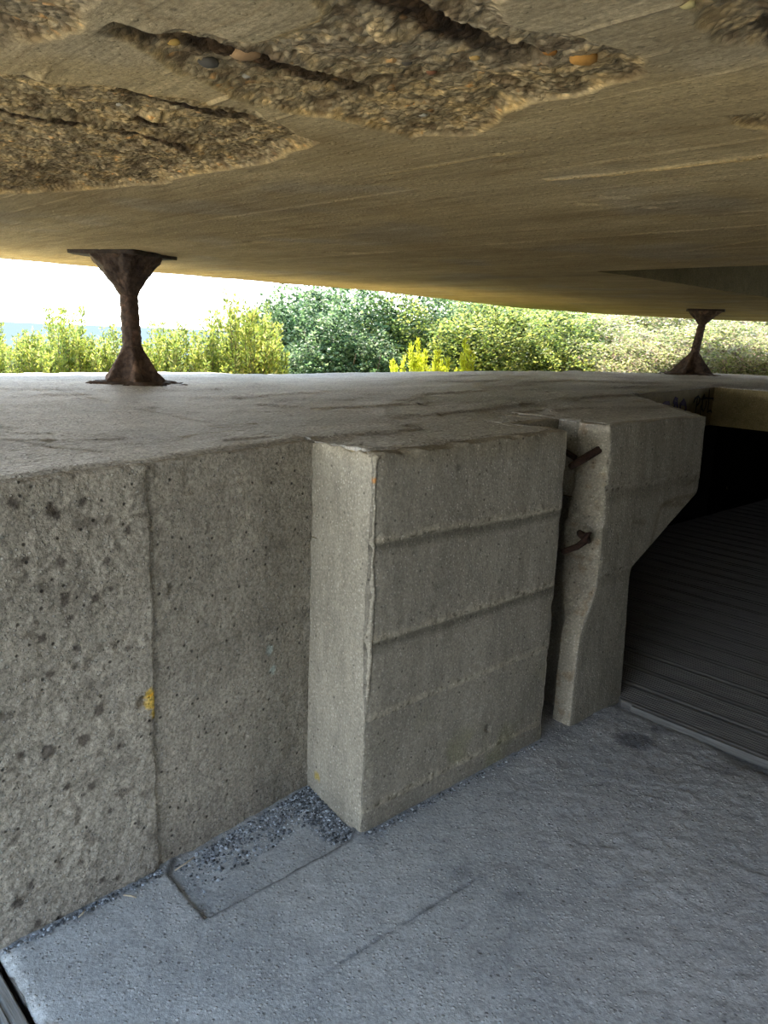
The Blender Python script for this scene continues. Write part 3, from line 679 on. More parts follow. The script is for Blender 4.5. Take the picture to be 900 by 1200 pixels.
# broken left edge with pale and pinkish cement
ed = Afl - a_l
Z = Z - 0.02 * np.exp(-ed / 0.012) * np.clip(0.5 + fbm(X, Y, 0, 14, 3, 441), 0, 1)
C = mulc(C, sstep(0.05, 0.01, ed + 0.02 * fbm(X, Y, 0, 20, 3, 4)) * 0.8, (1.35, 1.33, 1.30))
C = mulc(C, sstep(0.05, 0.0, ed + 0.02 * fbm(X, Y, 0, 16, 3, 7)) * sstep(1.66, 1.58, Bfl), (1.25, 0.85, 0.72))
Z = Z - 0.035 * sstep(3.02, 3.12, Afl) * sstep(1.35, 0.9, Bfl) - 0.012 * sstep(3.08, 3.13, Afl)
V = np.stack([X, Y, Z], -1); nr, nc = Z.shape; B2 = V.copy(); B2[..., 2] = -0.25
bd = [(0, j) for j in range(nc)] + [(i, nc - 1) for i in range(1, nr)] + [(nr - 1, j) for j in range(nc - 2, -1, -1)] + [(i, 0) for i in range(nr - 2, 0, -1)]
bi = np.array([i * nc + j for i, j in bd]); bn = np.roll(bi, -1)
low = V.reshape(-1, 3)[bi].copy(); low[:, 2] = -0.25; m0 = nr * nc; k = np.arange(len(bi)); k2 = np.roll(k, -1)
sidef = np.stack([bi, bn, k2 + m0, k + m0], -1)
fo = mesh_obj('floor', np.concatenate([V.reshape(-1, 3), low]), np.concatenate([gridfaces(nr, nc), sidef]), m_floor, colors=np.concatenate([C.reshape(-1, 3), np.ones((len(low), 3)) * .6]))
tag(fo, 'grey cement floor with seams and a dark stain', kind='structure')

# lower ground outside and under everything
V, Fc = ab_box(-14, 15, -14, 6.0, -0.9, -0.24); g = mesh_obj('ground', V, Fc, m_ground, smooth=False); tag(g, 'pale earth ground under the bunker', kind='structure')

# ------------------------------------------------------------------ ceiling slab with spalled concrete
edge_px = [(0, 303), (200, 321), (450, 342), (600, 360), (690, 367), (750, 370.5), (900, 373)]
ea = [toab(onz(x, y, ZC)) for x, y in edge_px]
EA = np.array([-3.0] + [p[0] for p in ea[:-1]] + [12.3, 15.0]); EB = np.array([6.4] + [p[1] for p in ea[:-1]] + [6.0, 3.2])
aL = np.concatenate([np.arange(-0.9, 0.55, 0.06), np.arange(0.55, 1.42, 0.0036), np.arange(1.42, 2.3, 0.009), np.geomspace(2.3, 4.5, 140), np.linspace(4.5, 13.5, 190)[1:]])
a_n = 4.5; b_n = 2.88
bfine = np.concatenate([np.arange(-3.2, 0.3, 0.12), np.arange(0.3, 2.25, 0.0042), np.linspace(2.258, b_n, 50)])
tb = np.linspace(0, 1, 120)[1:]
Bm = np.concatenate([np.repeat(bfine[None], len(aL), 0), b_n + (np.interp(aL, EA, EB)[:, None] - b_n) * tb[None]], 1)
Am = np.repeat(aL[:, None], Bm.shape[1], 1)
X = Am * E1[0] + Bm * E2[0]; Y = Am * E1[1] + Bm * E2[1]
cx = lambda pts: [tuple(onz(px, py, ZC)[:2]) for px, py in pts]
rough = [[(125, 40), (200, 36), (300, 52), (400, 20), (450, -30), (560, -30), (600, 30), (680, 45), (752, 66), (757, 85), (700, 108), (612, 122), (560, 158), (480, 162), (400, 140), (300, 125), (210, 90)],
         [(-60, 80), (60, 92), (160, 108), (300, 130), (372, 168), (310, 192), (215, 206), (190, 215), (60, 225), (-60, 228)],
         [(775, -40), (960, -40), (960, 75), (900, 62), (835, 50)], [(-60, -40), (125, -40), (90, 40), (-60, 65)],
         [(350, -30), (440, -30), (430, 25), (395, 40), (370, 15)], [(845, 136), (930, 128), (930, 155), (870, 150)]]
wx = X + 0.02 * fbm(X, Y, 0, 16, 3, 501); wy = Y + 0.02 * fbm(X, Y, 0, 16, 3, 503)
R = np.full(X.shape, -9.0)
for poly in rough: R = np.maximum(R, sdist(wx, wy, cx(poly)))
rm = sstep(-0.004, 0.012, R)
Hh = 0.0015 * fbm(X, Y, 0, 4, 3, 505)
# formwork boards: run along E2, about 0.16 m wide
bw = 0.155; bid = np.floor(Am / bw + 0.02 * np.sin(Bm)); fr_ = (Am / bw) % 1.0
jn = _h(bid, bid * 0 + 5, bid * 0, 3); Hh = Hh + 0.004 * (jn - 0.5)
Hh = Hh + 0.0012 * fbm(Am * 6, Bm * 0.6, 0, 4, 4, 507)
jl = np.exp(-((np.minimum(fr_, 1 - fr_)) * bw / 0.004) ** 2); Hh = Hh - 0.003 * jl * (fbm(X, Y, 0, 3, 2, 509) > 0.1)
# two clear ridges left by the boards
def ridge(pts, wd, ht):
    global Hh
    d = segdist(X, Y, cx(pts)) + 0.0015 * fbm(X, Y, 0, 40, 2, 511); Hh = Hh - ht * np.exp(-(d / wd) ** 2); return np.exp(-(d / wd) ** 2)
rd = ridge([(640, 210), (720, 203), (900, 181), (960, 173)], 0.007, 0.007) + 0.6 * ridge([(430, 208), (530, 190), (612, 177)], 0.005, 0.004) + .5 * ridge([(575, 190), (600, 187)], 0.004, 0.003)
rd = rd + 0.5 * ridge([(800, 295), (900, 280)], 0.008, 0.004)
# broken areas
d1, e1_, id1 = cell(wx * 30, wy * 30, 521); d2, e2_, id2 = cell(wx * 75, wy * 75, 522)
rel = 0.012 + 0.016 * fbm(wx, wy, 0, 7, 4, 523) + 0.006 * np.abs(fbm(wx, wy, 0, 22, 4, 525, 0.6)) + 0.007 * (d1 - 0.4) * (id1 > 0.35) + 0.003 * (d2 - 0.4) + 0.006 * (id1 - 0.5)
rel = rel + 0.0022 * fbm(wx, wy, 0, 120, 2, 527)
rel = rel * sstep(0, 0.05, R) + 0.005
Hh = Hh * (1 - rm) + rm * rel
# undercut steps along the rusted bars: sharp on the near side, easing out away from the eye
cracks = [(1.262, 0.60, 1.16, 0.055, 0.16), (0.885, 0.70, 1.19, 0.085, 0.20), (1.600, 0.775, 1.09, 0.050, 0.15), (1.655, 0.60, 0.715, 0.045, 0.12), (2.005, 0.66, 0.79, 0.045, 0.13), (1.992, 0.785, 0.955, 0.045, 0.13),
          (1.965, 0.94, 1.16, 0.045, 0.13), (1.80, 0.90, 0.99, 0.030, 0.08), (3.05, 0.93, 1.07, 0.03, 0.12), (0.50, 1.25, 1.6, 0.05, 0.16), (0.94, 0.66, 0.82, 0.05, 0.10)]
wob = 0.014 * fbm(X, Y, 0, 9, 3, 531) + 0.005 * fbm(X, Y, 0, 40, 2, 533)
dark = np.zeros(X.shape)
for b0, a0, a1, D, wd in cracks:
    t = np.clip((Am - a0) / (a1 - a0), 0, 1); env = np.where((Am > a0) & (Am < a1), np.sin(np.pi * t) ** 0.45, 0)
    ds = Bm - (b0 + wob - 0.02 * (t - 0.5))
    k1 = D / 0.06
    prof = sstep(-0.003, 0.003, ds) * (0.055 * k1 * sstep(0.052, 0.030, ds) + 0.030 * k1 * np.clip(1 - np.clip(ds, 0, 9) / wd, 0, 1) ** 1.3)
    Hh = Hh + env * prof * (0.8 + 0.25 * fbm(X, Y, 0, 20, 2, 535))
    # hanging lip before the step
    Hh = Hh - 0.010 * env * np.exp(-((ds + 0.015) / 0.02) ** 2)
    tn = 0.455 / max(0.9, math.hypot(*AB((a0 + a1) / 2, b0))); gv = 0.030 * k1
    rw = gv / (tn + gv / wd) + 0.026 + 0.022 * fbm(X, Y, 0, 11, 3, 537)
    rust_shade = env ** 0.5 * sstep(-0.012, -0.004, ds) * sstep(rw + 0.012, rw - 0.008, ds); dark = np.maximum(dark, rust_shade)  # crevice shade painted with rust brown on the groove wall the eye sees
# small flat scars further out
for i, (px, py, rr) in enumerate([(715, 231, .06), (760, 243, .05), (300, 284, .07), (395, 296, .12), (250, 320, .12), (585, 180, .02), (640, 372, .1), (690, 240, .05), (310, 318, .22), (80, 300, .2), (820, 350, .2)]):
    h = onz(px, py, ZC); da = (X - h[0]) * E1[0] + (Y - h[1]) * E1[1]; db = (X - h[0]) * E2[0] + (Y - h[1]) * E2[1]
    d = np.hypot(X - h[0], (Y - h[1]) * 2.0 * max(0.6, 1.0)); mk = 1 - sstep(rr * .5, rr, d + rr * .6 * fbm(X, Y, 0, 1.5 / rr, 3, i + 60)); Hh = Hh + 0.012 * mk * (0.7 + 0.5 * fbm(X, Y, 0, 30, 2, 5))
C = np.ones(X.shape + (3,)) * (1 + 0.12 * fbm(Am * 2, Bm * .5, 0, 2, 4, 541))[..., None]
C = C * (0.93 + 0.14 * jn)[..., None]
C = mulc(C, rd * 0.8, (1.35, 1.25, 0.95))
gx = sstep(0.1, 0.5, fbm(X, Y, 0, 2.2, 3, 543) + sstep(1.8, 0.9, Y) * 0.6); C = mulc(C, gx * 0.6, (0.88, 0.96, 1.25))
tex = fbm(wx, wy, 0, 30, 3, 545) + 0.35 * (id1 - 0.5) + 0.2 * (id2 - .5)
C = mulc(C, rm * 0.75, (0.86, 0.90, 1.0)); C = mulc(C, rm * sstep(0.1, 0.35, tex), (0.60, 0.55, 0.52)); C = mulc(C, rm * sstep(0.1, 0.4, -tex), (1.45, 1.35, 1.15))
rim = np.exp(-((R - 0.006) / 0.010) ** 2) * sstep(-.1, .2, fbm(X, Y, 0, 6, 2, 8)); C = mulc(C, rim * 0.7, (1.30, 1.20, 0.95))
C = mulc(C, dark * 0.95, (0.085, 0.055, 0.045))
st = np.exp(-(np.abs(fbm(Am * 2.5, Bm * 0.5, 0, 2.5, 4, 551)) / 0.03) ** 2); C = mulc(C, st * 0.35 * (1 - rm), (0.6, 0.5, 0.4))
Vc = np.stack([X, Y, ZC + Hh], -1); nr, nc = X.shape
ia = int(np.argmin(np.abs(aL - a_n))); jb = len(bfine) - 1
f = gridfaces(nr, nc, False, flip=True)
fi = f.min(1) // nc; fj = f.min(1) % nc
keep = ~((fi >= ia) & (fj < jb)); f = f[keep]
ZR = 3.0
ring = [(0, j) for j in range(nc)] + [(i, nc - 1) for i in range(1, nr)] + [(nr - 1, j) for j in range(nc - 2, jb - 1, -1)] + [(i, jb) for i in range(nr - 2, ia - 1, -1)] + [(ia, j) for j in range(jb - 1, -1, -1)] + [(i, 0) for i in range(ia - 1, 0, -1)]
bi = np.array([i * nc + j for i, j in ring]); bn = np.roll(bi, -1); m0 = nr * nc
up_ = Vc.reshape(-1, 3)[bi].copy(); up_[:, 2] = ZR; k = np.arange(len(bi)); k2 = np.roll(k, -1)
lo_ = Vc.reshape(-1, 3)[bi]; m1 = m0 + len(bi); sidef = np.stack([k + m1, k + m0, k2 + m0, k2 + m1], -1)
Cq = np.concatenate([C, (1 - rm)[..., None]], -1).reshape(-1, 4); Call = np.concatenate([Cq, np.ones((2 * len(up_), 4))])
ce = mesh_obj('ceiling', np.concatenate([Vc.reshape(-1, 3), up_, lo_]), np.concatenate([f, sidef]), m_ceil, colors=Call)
ce.data.materials.append(m_lintel); ce.data.polygons.foreach_set('material_index', np.concatenate([np.zeros(len(f)), np.ones(len(sidef))]).astype(np.int32))
tag(ce, 'underside of the thick concrete roof, spalled, tan and brown', kind='structure')
V, Fc = ab_box(-0.95, 13.6, -3.3, 7.2, 2.98, 3.25); rf = mesh_obj('roof_cover', V, Fc, m_in, smooth=False, parent=ce)

# coloured stones bedded in the broken ceiling
def rock(seed, sx, sy, sz, sub=2, rough=0.25):
    import bmesh
    bm = bmesh.new(); bmesh.ops.create_icosphere(bm, subdivisions=sub, radius=1.0)
    V = np.array([v.co[:] for v in bm.verts]); Fc = [[v.index for v in f_.verts] for f_ in bm.faces]; bm.free()
    r = 1 + rough * fbm(V[:, 0], V[:, 1], V[:, 2], 1.1, 2, seed); V = V * r[:, None] * np.array([sx, sy, sz]); return V, Fc
for i, (px, py, r, c) in enumerate([(683, 74, 0.026, (0.50, 0.25, 0.06)), (287, 82, 0.030, (0.45, 0.28, 0.15)), (203, 68, 0.014, (0.62, 0.40, 0.12)), (244, 86, 0.020, (0.10, 0.09, 0.08)), (645, 68, 0.012, (0.42, 0.18, 0.04)),
                                    (400, 12, 0.018, (0.50, 0.22, 0.07)), (289, 103, 0.010, (0.55, 0.50, 0.42)), (505, 98, 0.010, (0.28, 0.12, 0.06)), (140, 134, 0.008, (0.6, 0.55, 0.45)), (495, 143, 0.010, (0.6, 0.55, 0.45)),
                                    (412, 112, 0.016, (0.40, 0.27, 0.18)), (556, 84, 0.010, (0.62, 0.40, 0.14)), (805, 5, 0.012, (0.62, 0.52, 0.25)), (475, 85, 0.014, (0.12, 0.10, 0.08))]):
    h = onz(px, py, ZC)
    j = np.argmin((X - h[0]) ** 2 + (Y - h[1]) ** 2); zz = Vc.reshape(-1, 3)[j, 2]
    V, Fc = rock(i + 5, r, r * 0.75, r * 0.5); V = V + np.array([h[0], h[1], zz + r * 0.12])
    mesh_obj('embedded_stone', V, Fc, m_stone, ce, colors=np.tile(c, (len(V), 1)))['label'] = ['orange flint', 'tan flint', 'yellow flint', 'dark flint', 'rusty stone', 'orange chip', 'pale pebble', 'brown pebble', 'cream pebble', 'white pebble', 'buff stone', 'amber pebble', 'yellow pebble', 'black stone'][i]

# ------------------------------------------------------------------ walls of the dark passage and added light blockers
def wallbox(name, a0, a1, b0, b1, z0, z1, mat, label):
    V, Fc = ab_box(a0, a1, b0, b1, z0, z1); o = mesh_obj(name, V, Fc, mat, smooth=False); tag(o, label, kind='structure'); return o
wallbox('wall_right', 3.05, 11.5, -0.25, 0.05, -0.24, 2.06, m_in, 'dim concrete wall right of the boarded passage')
wallbox('wall_blocker', -3.5, 3.04, -1.75, -1.45, -0.24, 2.06, m_in, 'added unseen wall right of the trench, keeping light off the pier front')  # added out of view to block light from the right
wallbox('wall_upper_blocker', 4.55, 14.0, -0.25, 0.05, 2.07, 2.975, m_in, 'added unseen upper wall, keeping sky light out of the roof recess')  # added out of view so the recess face stays dark
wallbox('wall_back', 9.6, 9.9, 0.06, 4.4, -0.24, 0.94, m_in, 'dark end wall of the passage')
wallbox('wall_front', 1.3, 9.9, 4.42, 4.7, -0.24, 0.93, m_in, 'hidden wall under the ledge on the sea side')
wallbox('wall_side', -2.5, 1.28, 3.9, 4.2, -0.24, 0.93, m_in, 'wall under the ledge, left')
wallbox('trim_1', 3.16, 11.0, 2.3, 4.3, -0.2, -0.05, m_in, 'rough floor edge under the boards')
V, Fc = ab_box(7.6, 8.0, 3.35, 3.75, -0.2, 0.95); o = mesh_obj('concrete_post', V, Fc, m_in, smooth=False)
tag(o, 'dim square concrete support deep inside the dark passage', 'support')

# ------------------------------------------------------------------ deck boards
def board(a0, a1, b0, b1, zt, th, mat, grooves=9, gd=0.005, name='deck_board', seed=0, skew=0.0):
    prof = []; Wd = a1 - a0; m = 0.020; pitch = (Wd - 2 * m) / grooves
    prof.append((0, -th)); prof.append((0, -0.005)); prof.append((0.006, 0))
    for g_ in range(grooves):
        s = m + g_ * pitch
        prof += [(s + pitch * .18, 0), (s + pitch * .32, -gd), (s + pitch * .68, -gd), (s + pitch * .82, 0)]
    prof += [(Wd - 0.004, 0), (Wd, -0.004), (Wd, -th)]
    prof = np.array(prof); n = len(prof); rows = 14
    bs = np.linspace(b0, b1, rows); V = []
    for b in bs:
        zz = 0.0025 * float(vnoise(b * 1.3, seed * 3.7, 0, 5)); da = 0.002 * float(vnoise(b * 1.1, seed * 1.7, 4, 6))
        for s, z in prof:
            p = AB(a0 + s + da, b + skew * s * (b - b0) / (b1 - b0)); V.append((p[0], p[1], zt + z + zz))
    V = np.array(V); Fc = gridfaces(rows, n, True, flip=False).tolist(); Fc += [list(range(n)), list(range((rows - 1) * n, rows * n))[::-1]]
    c = AB((a0 + a1) / 2, b1 if name == 'x' else (b0 + b1) / 2)
    return mesh_obj(name, V, Fc, mat, smooth=False, loc=(c[0], c[1], zt - th))
ordn = ['first', 'second', 'third', 'fourth', 'fifth', 'sixth', 'seventh', 'eighth', 'ninth', 'tenth', 'eleventh', 'twelfth', 'thirteenth', 'fourteenth', 'fifteenth', 'sixteenth', 'seventeenth', 'eighteenth', 'nineteenth', 'twentieth',
        'twenty-first', 'twenty-second', 'twenty-third', 'twenty-fourth', 'twenty-fifth', 'twenty-sixth', 'twenty-seventh', 'twenty-eighth', 'twenty-ninth', 'thirtieth']
a = 3.135
for i in range(30):
    b_hi = 1.66 + 0.93 * max(0, a - 3.178) if a < 3.63 else 3.3
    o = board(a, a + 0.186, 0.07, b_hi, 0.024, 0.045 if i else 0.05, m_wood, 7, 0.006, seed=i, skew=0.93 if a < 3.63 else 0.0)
    tag(o, f'dark grooved deck board, {ordn[i]} from the floor edge going into the passage', 'deck board', 'deck boards of the dark passage'); a += 0.2
    if i == 0:
        V, Fc = ab_box(3.116, 3.134, 0.07, 1.60, -0.012, 0.020); fs = mesh_obj('edge_strip', V, Fc, m_strip, smooth=False); fs.parent = o; fs.location = -Vector(o.location); fs['label'] = 'pale wooden edge strip'
# weathered boards beyond the broken floor edge, bottom left
a = 0.492
for i in range(3):
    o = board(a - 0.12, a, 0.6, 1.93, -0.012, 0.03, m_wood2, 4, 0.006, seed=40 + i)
    tag(o, ['silvery weathered grooved board beside the broken floor edge, at the bottom left corner', 'second weathered board out from the broken floor edge', 'third weathered board out from the broken floor edge'][i], 'board', 'weathered boards at the floor edge'); a -= 0.128
V, Fc = ab_box(-1.0, 0.50, 0.4, 2.0, -0.24, -0.05); o = mesh_obj('trim_2', V, Fc, m_in, smooth=False); tag(o, 'bed under the weathered boards', kind='structure')

# ------------------------------------------------------------------ rusty posts
def flare(z0, z1, r0, r1, nf, seed, up=True, thick=0.55):
    """gusset-plate cone: narrow r0 at the pole, wide r1 at the plate"""
    nz, na = 26, 144; V = np.zeros((nz, na, 3)); th = np.linspace(0, 2 * math.pi, na, endpoint=False)
    for i in range(nz):
        t = i / (nz - 1)                                                   # 0 at pole, 1 at plate
        fin = np.abs(np.cos(th * nf / 2 + 0.4)) ** 5
        cone = r0 + (r1 - r0) * thick * t ** 1.15
        tip = r0 + (r1 - r0) * t ** 1.02
        r = cone + (tip - cone) * fin
        z = z0 + (z1 - z0) * t
        x = r * np.cos(th); y = r * np.sin(th)
        n = fbm(x, y, z + 0 * x, 22, 4, seed); r = r * (1 + 0.16 * n * (0.3 + t)) + 0.004 * fbm(x, y, z + 0 * x, 90, 2, seed)
        V[i] = np.stack([r * np.cos(th), r * np.sin(th), np.full(na, z)], -1)
    Fc = gridfaces(nz, na, True, flip=(z1 < z0)).tolist()
    Fc += [list(range(na))[::(-1 if z1 > z0 else 1)], list(range((nz - 1) * na, nz * na))[::(1 if z1 > z0 else -1)]]
    C = np.ones(V.shape) * (1 + 0.5 * fbm(V[..., 0], V[..., 1], V[..., 2], 18, 3, seed + 2))[..., None]
    g = sstep(0.1, 0.45, fbm(V[..., 0], V[..., 1], V[..., 2] * .5, 14, 3, seed + 4)); C = mulc(C, g * 0.7, (2.4, 2.3, 2.1))
    return V, Fc, C
def post(base, top, rp, rb, rc, hb, hc, seed, label):
    hgt = top[2] - base[2]; root = empty('rusty_post', base); tag(root, label, 'post', 'rusty iron posts holding up the roof')
    lean = np.array([top[0] - base[0], top[1] - base[1]])
    def shear(V):
        V = np.asarray(V, float).reshape(-1, 3).copy(); t = V[:, 2] / hgt; V[:, 0] += lean[0] * t; V[:, 1] += lean[1] * t; return V
    V, Fc, C = flare(hb, 0.004, rp * 1.15, rb, 6, seed); mesh_obj('base', shear(V), Fc, m_rust, root, colors=C)
    V, Fc, C = flare(hgt - hc, hgt - 0.012, rp, rc, 6, seed + 9, thick=0.90); mesh_obj('capital', shear(V), Fc, m_rust, root, colors=C)
    pts = [(0, 0, z) for z in np.linspace(hb - 0.03, hgt - hc + 0.03, 40)]
    V, Fc = tube_vf(pts, [rp * (1.08 - 0.14 * i / 39) for i in range(40)], 32, 0.010, seed)
    C = np.ones(V.shape) * (1.1 + 0.5 * fbm(V[:, 0], V[:, 1], V[:, 2], 25, 3, 5))[:, None]; g = sstep(0.05, 0.4, fbm(V[:, 0], V[:, 1], V[:, 2], 30, 3, seed)); C = mulc(C, g * .6, (2.2, 1.9, 1.7))
    mesh_obj('pole', shear(V), Fc, m_rust, root, colors=C)
    # torn top plate
    na = 72; th = np.linspace(0, 2 * math.pi, na, endpoint=False)
    sq = rc * 1.05 / np.maximum(np.abs(np.cos(th + .35)), np.abs(np.sin(th + .35))) ** 0.8
    sq = sq * (1 + 0.10 * fbm(np.cos(th), np.sin(th), 0, 4, 3, seed + 3))
    top_ = np.stack([sq * np.cos(th), sq * np.sin(th), np.full(na, hgt + 0.012)], -1); bot = top_ * np.array([.99, .99, 1]) - np.array([0, 0, 0.032])
    bot[:, 2] += 0.01 * fbm(bot[:, 0], bot[:, 1], 0, 15, 2, 4)
    V = np.concatenate([bot, top_]); Fc = gridfaces(2, na, True).tolist() + [list(range(na))[::-1], list(range(na, 2 * na))]
    mesh_obj('top_plate', shear(V), Fc, m_rust, root, colors=np.ones((len(V), 3)) * .6)
    # crumbled base plate
    sq = rb * 1.12 / np.maximum(np.abs(np.cos(th + .2)), np.abs(np.sin(th + .2))) ** 0.8 * (1 + 0.16 * fbm(np.cos(th), np.sin(th), 0, 5, 3, seed + 6))
    rr = np.linspace(1, 0.5, 8)[:, None]; P = np.stack([sq * np.cos(th) * rr, sq * np.sin(th) * rr, np.repeat(np.array([-0.01, .010, .016, .018, .02, .022, .024, .026])[:, None], na, 1)], -1)
    P[1:, :, 2] += 0.010 * np.clip(fbm(P[1:, :, 0], P[1:, :, 1], 0, 24, 3, 8), -.6, 1)
    Fc = gridfaces(8, na, True).tolist() + [list(range(7 * na, 8 * na)), list(range(na))[::-1]]
    mesh_obj('base_plate', P, Fc, m_rust, root, colors=np.ones((8 * na, 3)) * .8)
    rnd = random.Random(seed); parts = []
    for i in range(26):
        an = rnd.uniform(0, 6.283); r = rb * rnd.uniform(1.05, 1.55); s = rnd.uniform(0.006, 0.02)
        V, Fc = rock(i + seed, s * rnd.uniform(1, 1.8), s, s * .4, 1, 0.5); parts.append((V + np.array([r * math.cos(an), r * math.sin(an), s * .2]), Fc))
    V, Fc, _ = join(parts); o = mesh_obj('rust_flakes', V, Fc, m_rust, root, colors=np.ones((len(V), 3)) * .7, smooth=False); o['kind'] = 'stuff'
    return root
bL = np.array([-1.70, 5.30, ztop(-1.7, 0)]); post(bL, np.array([-1.735, 5.30, ZC]), 0.058, 0.215, 0.245, 0.24, 0.26, 11, 'rusty iron post with flared ends, the large one at left against the sky')
bR = np.array([3.60, 9.60, ztop(3.6, 0)]); post(bR, np.array([3.70, 9.60, ZC]), 0.046, 0.27, 0.20, 0.26, 0.17, 23, 'rusty leaning iron post, the small far one at right against bushes')

# ------------------------------------------------------------------ gravel, twigs
rnd = random.Random(5)
def gravel(name, sampler, n, smin, smax, label, zf, palette=None, seed=0):
    rk = [rock(100 + k, 1, 1, .65, 1, 0.55) for k in range(6)]
    R_ = np.random.RandomState(seed); Vs, Fs, Cs, off = [], [], [], 0
    for i in range(n):
        p = sampler()
        if p is None: continue
        s = smin + (smax - smin) * rnd.random() ** 2.2; V, Fc = rk[i % 6]; an = rnd.uniform(0, 6.28)
        c_, s_ = math.cos(an), math.sin(an)
        W = V * s * np.array([1, rnd.uniform(.6, 1), 1]); W = np.column_stack([W[:, 0] * c_ - W[:, 1] * s_, W[:, 0] * s_ + W[:, 1] * c_, W[:, 2]])
        Vs.append(W + np.array([p[0], p[1], zf(p) + s * .35])); Fs.append(np.array(Fc) + off); off += len(V)
        g_ = rnd.choice([.06, .10, .14, .20, .28, .36, .6]); Cs.append(np.tile([g_ * .84, g_ * .96, g_ * 1.12], (len(V), 1)))
    o = mesh_obj(name, np.concatenate(Vs), np.concatenate(Fs), m_gravel, colors=np.concatenate(Cs), smooth=False); tag(o, label, 'gravel', kind='stuff'); return o
def s_niche():
    for _ in range(50):
        t = rnd.random() ** 0.75; base = A1 + (INN - A1) * (1 - (1 - t) * .95) if rnd.random() < .5 else INN + (COR - INN) * rnd.random()
        d = abs(rnd.gauss(0, 0.05)) if rnd.random() < .6 else rnd.uniform(0, .17)
        if np.allclose(base, A1): continue
        p = base + (np.array([dM[1], -dM[0]]) * d if abs((base - A1) @ nM) < 0.01 else np.array([-.62, -.30]) * d)
        rel = p - A1
        if rel @ nM > -0.012: continue
        if (p - COR) @ np.array([.84, .54]) > -0.012 and p[1] > 2.28: continue
        return p
    return None
gravel('gravel', s_niche, 3600, 0.0018, 0.0070, 'dark grey gravel drifted into the floor recess beside the pier', lambda p: -0.016)
def s_pier():
    t = rnd.random() ** 1.2; return COR + (GAL - COR) * t - E2 * (0.010 + abs(rnd.gauss(0, .014)))
gravel('gravel', s_pier, 420, 0.0016, 0.007, 'loose small grit along the foot of the pier', lambda p: 0.0, seed=3)
def s_wall():
    t = rnd.random(); return L0 + (A1 - L0) * t + np.array([dL[1], -dL[0]]) * (0.010 + abs(rnd.gauss(0, .012)))
gravel('gravel', s_wall, 420, 0.0016, 0.006, 'fine grit along the foot of the left wall', lambda p: 0.0, seed=4)
for px0, py0, px1, py1, lb in ((205, 1020, 228, 1004, 'pale dry curved twig by the foot of the wall seam'), (145, 1049, 160, 1052, 'short dry twig on the floor, left of the wall seam'), (92, 1075, 100, 1066, 'tiny dry twig at the foot of the left wall')):
    p0, p1 = onz(px0, py0, 0.008), onz(px1, py1, 0.008); mid = (p0 + p1) / 2 + np.array([0.004, -0.003, 0.004])
    V, Fc = tube_vf([p0, mid, p1], [0.0022, 0.0025, 0.0012], 6); o = mesh_obj('dry_twig', V, Fc, m_twig, loc=tuple(p0)); tag(o, lb, 'twig', 'dry twigs on the floor')

# ------------------------------------------------------------------ land, sea
def hillz(x, y):
    base = 0.55 - 0.10 * np.clip(y - 9, 0, 40) * sstep(0.5, -4, x)            # falls away to the sea on the left
    r = sstep(10, 22, y + 0.15 * x) * 1.3 * sstep(-5.5, 1.0, x - 0.05 * y)
    return base + r + 0.15 * fbm(x, y, 0, 0.3, 3, 601)
gx_ = np.linspace(-40, 40, 120); gy_ = np.concatenate([np.linspace(0, 30, 90), np.linspace(31, 70, 30)])
GX, GY = np.meshgrid(gx_, gy_, indexing='ij')
far = np.array(f_pts[0][1])
GZ = hillz(GX, GY)
bbv = -GX * 0.6884 + GY * 0.7254; aav = GX * E1[0] + GY * E1[1]
fe = np.interp(aav, [-4, 1.9, 3.5, 5.2, 7.5, 8.7, 10.5, 14, 16], [6.1, 6.1, 6.0, 5.4, 5.1, 4.8, 4.3, 2.0, -6])
GZ = np.where(bbv < fe - 0.5, -0.6, GZ)
V = np.stack([GX, GY, GZ], -1); f = gridfaces(*GX.shape)
o = mesh_obj('hillside', V, f, m_hill); tag(o, 'scrubby slope behind the bunker, dropping to the sea at left', kind='structure')
V = np.array([(-20000, 30, -26), (20000, 30, -26), (20000, 25000, -26), (-20000, 25000, -26)]); o = mesh_obj('sea', V, np.array([[0, 1, 2, 3]]), m_sea, smooth=False)
tag(o, 'pale blue sea', kind='structure')

# ------------------------------------------------------------------ shrubs
def leaves_mesh(pos, nrm, size, cols, aspect=0.45, seed=0):
    R_ = np.random.RandomState(seed); n = len(pos)
    d = nrm / (np.linalg.norm(nrm, axis=1, keepdims=True) + 1e-9)
    rv = R_.normal(size=(n, 3)); s = np.cross(d, rv); s /= np.linalg.norm(s, axis=1, keepdims=True) + 1e-9
    u = np.cross(s, d)
    L = size[:, None]
    tip = pos + d * L; m1 = pos + d * L * 0.45 + s * L * aspect * .5 + u * L * .08; m2 = pos + d * L * 0.45 - s * L * aspect * .5 + u * L * .08
    V = np.stack([pos, m1, tip, m2], 1).reshape(-1, 3)
    b = np.arange(n) * 4; F3 = np.stack([np.stack([b, b + 1, b + 2], -1), np.stack([b, b + 2, b + 3], -1)], 1).reshape(-1, 3)
    return V, F3, np.repeat(cols, 4, 0)
def pal(R_, n, cs, var=0.25):
    cs = np.array(cs); c = cs[R_.randint(0, len(cs), n)]; return np.clip(0.62 * c * (1 + var * R_.normal(size=(n, 1))), 0.005, 0.9)
YG = [(0.60, 0.70, 0.12), (0.50, 0.64, 0.14), (0.72, 0.74, 0.16), (0.34, 0.46, 0.12), (0.80, 0.76, 0.28), (0.24, 0.32, 0.10)]
GR = [(0.12, 0.22, 0.08), (0.20, 0.33, 0.13), (0.32, 0.44, 0.18), (0.48, 0.60, 0.34), (0.06, 0.11, 0.05)]
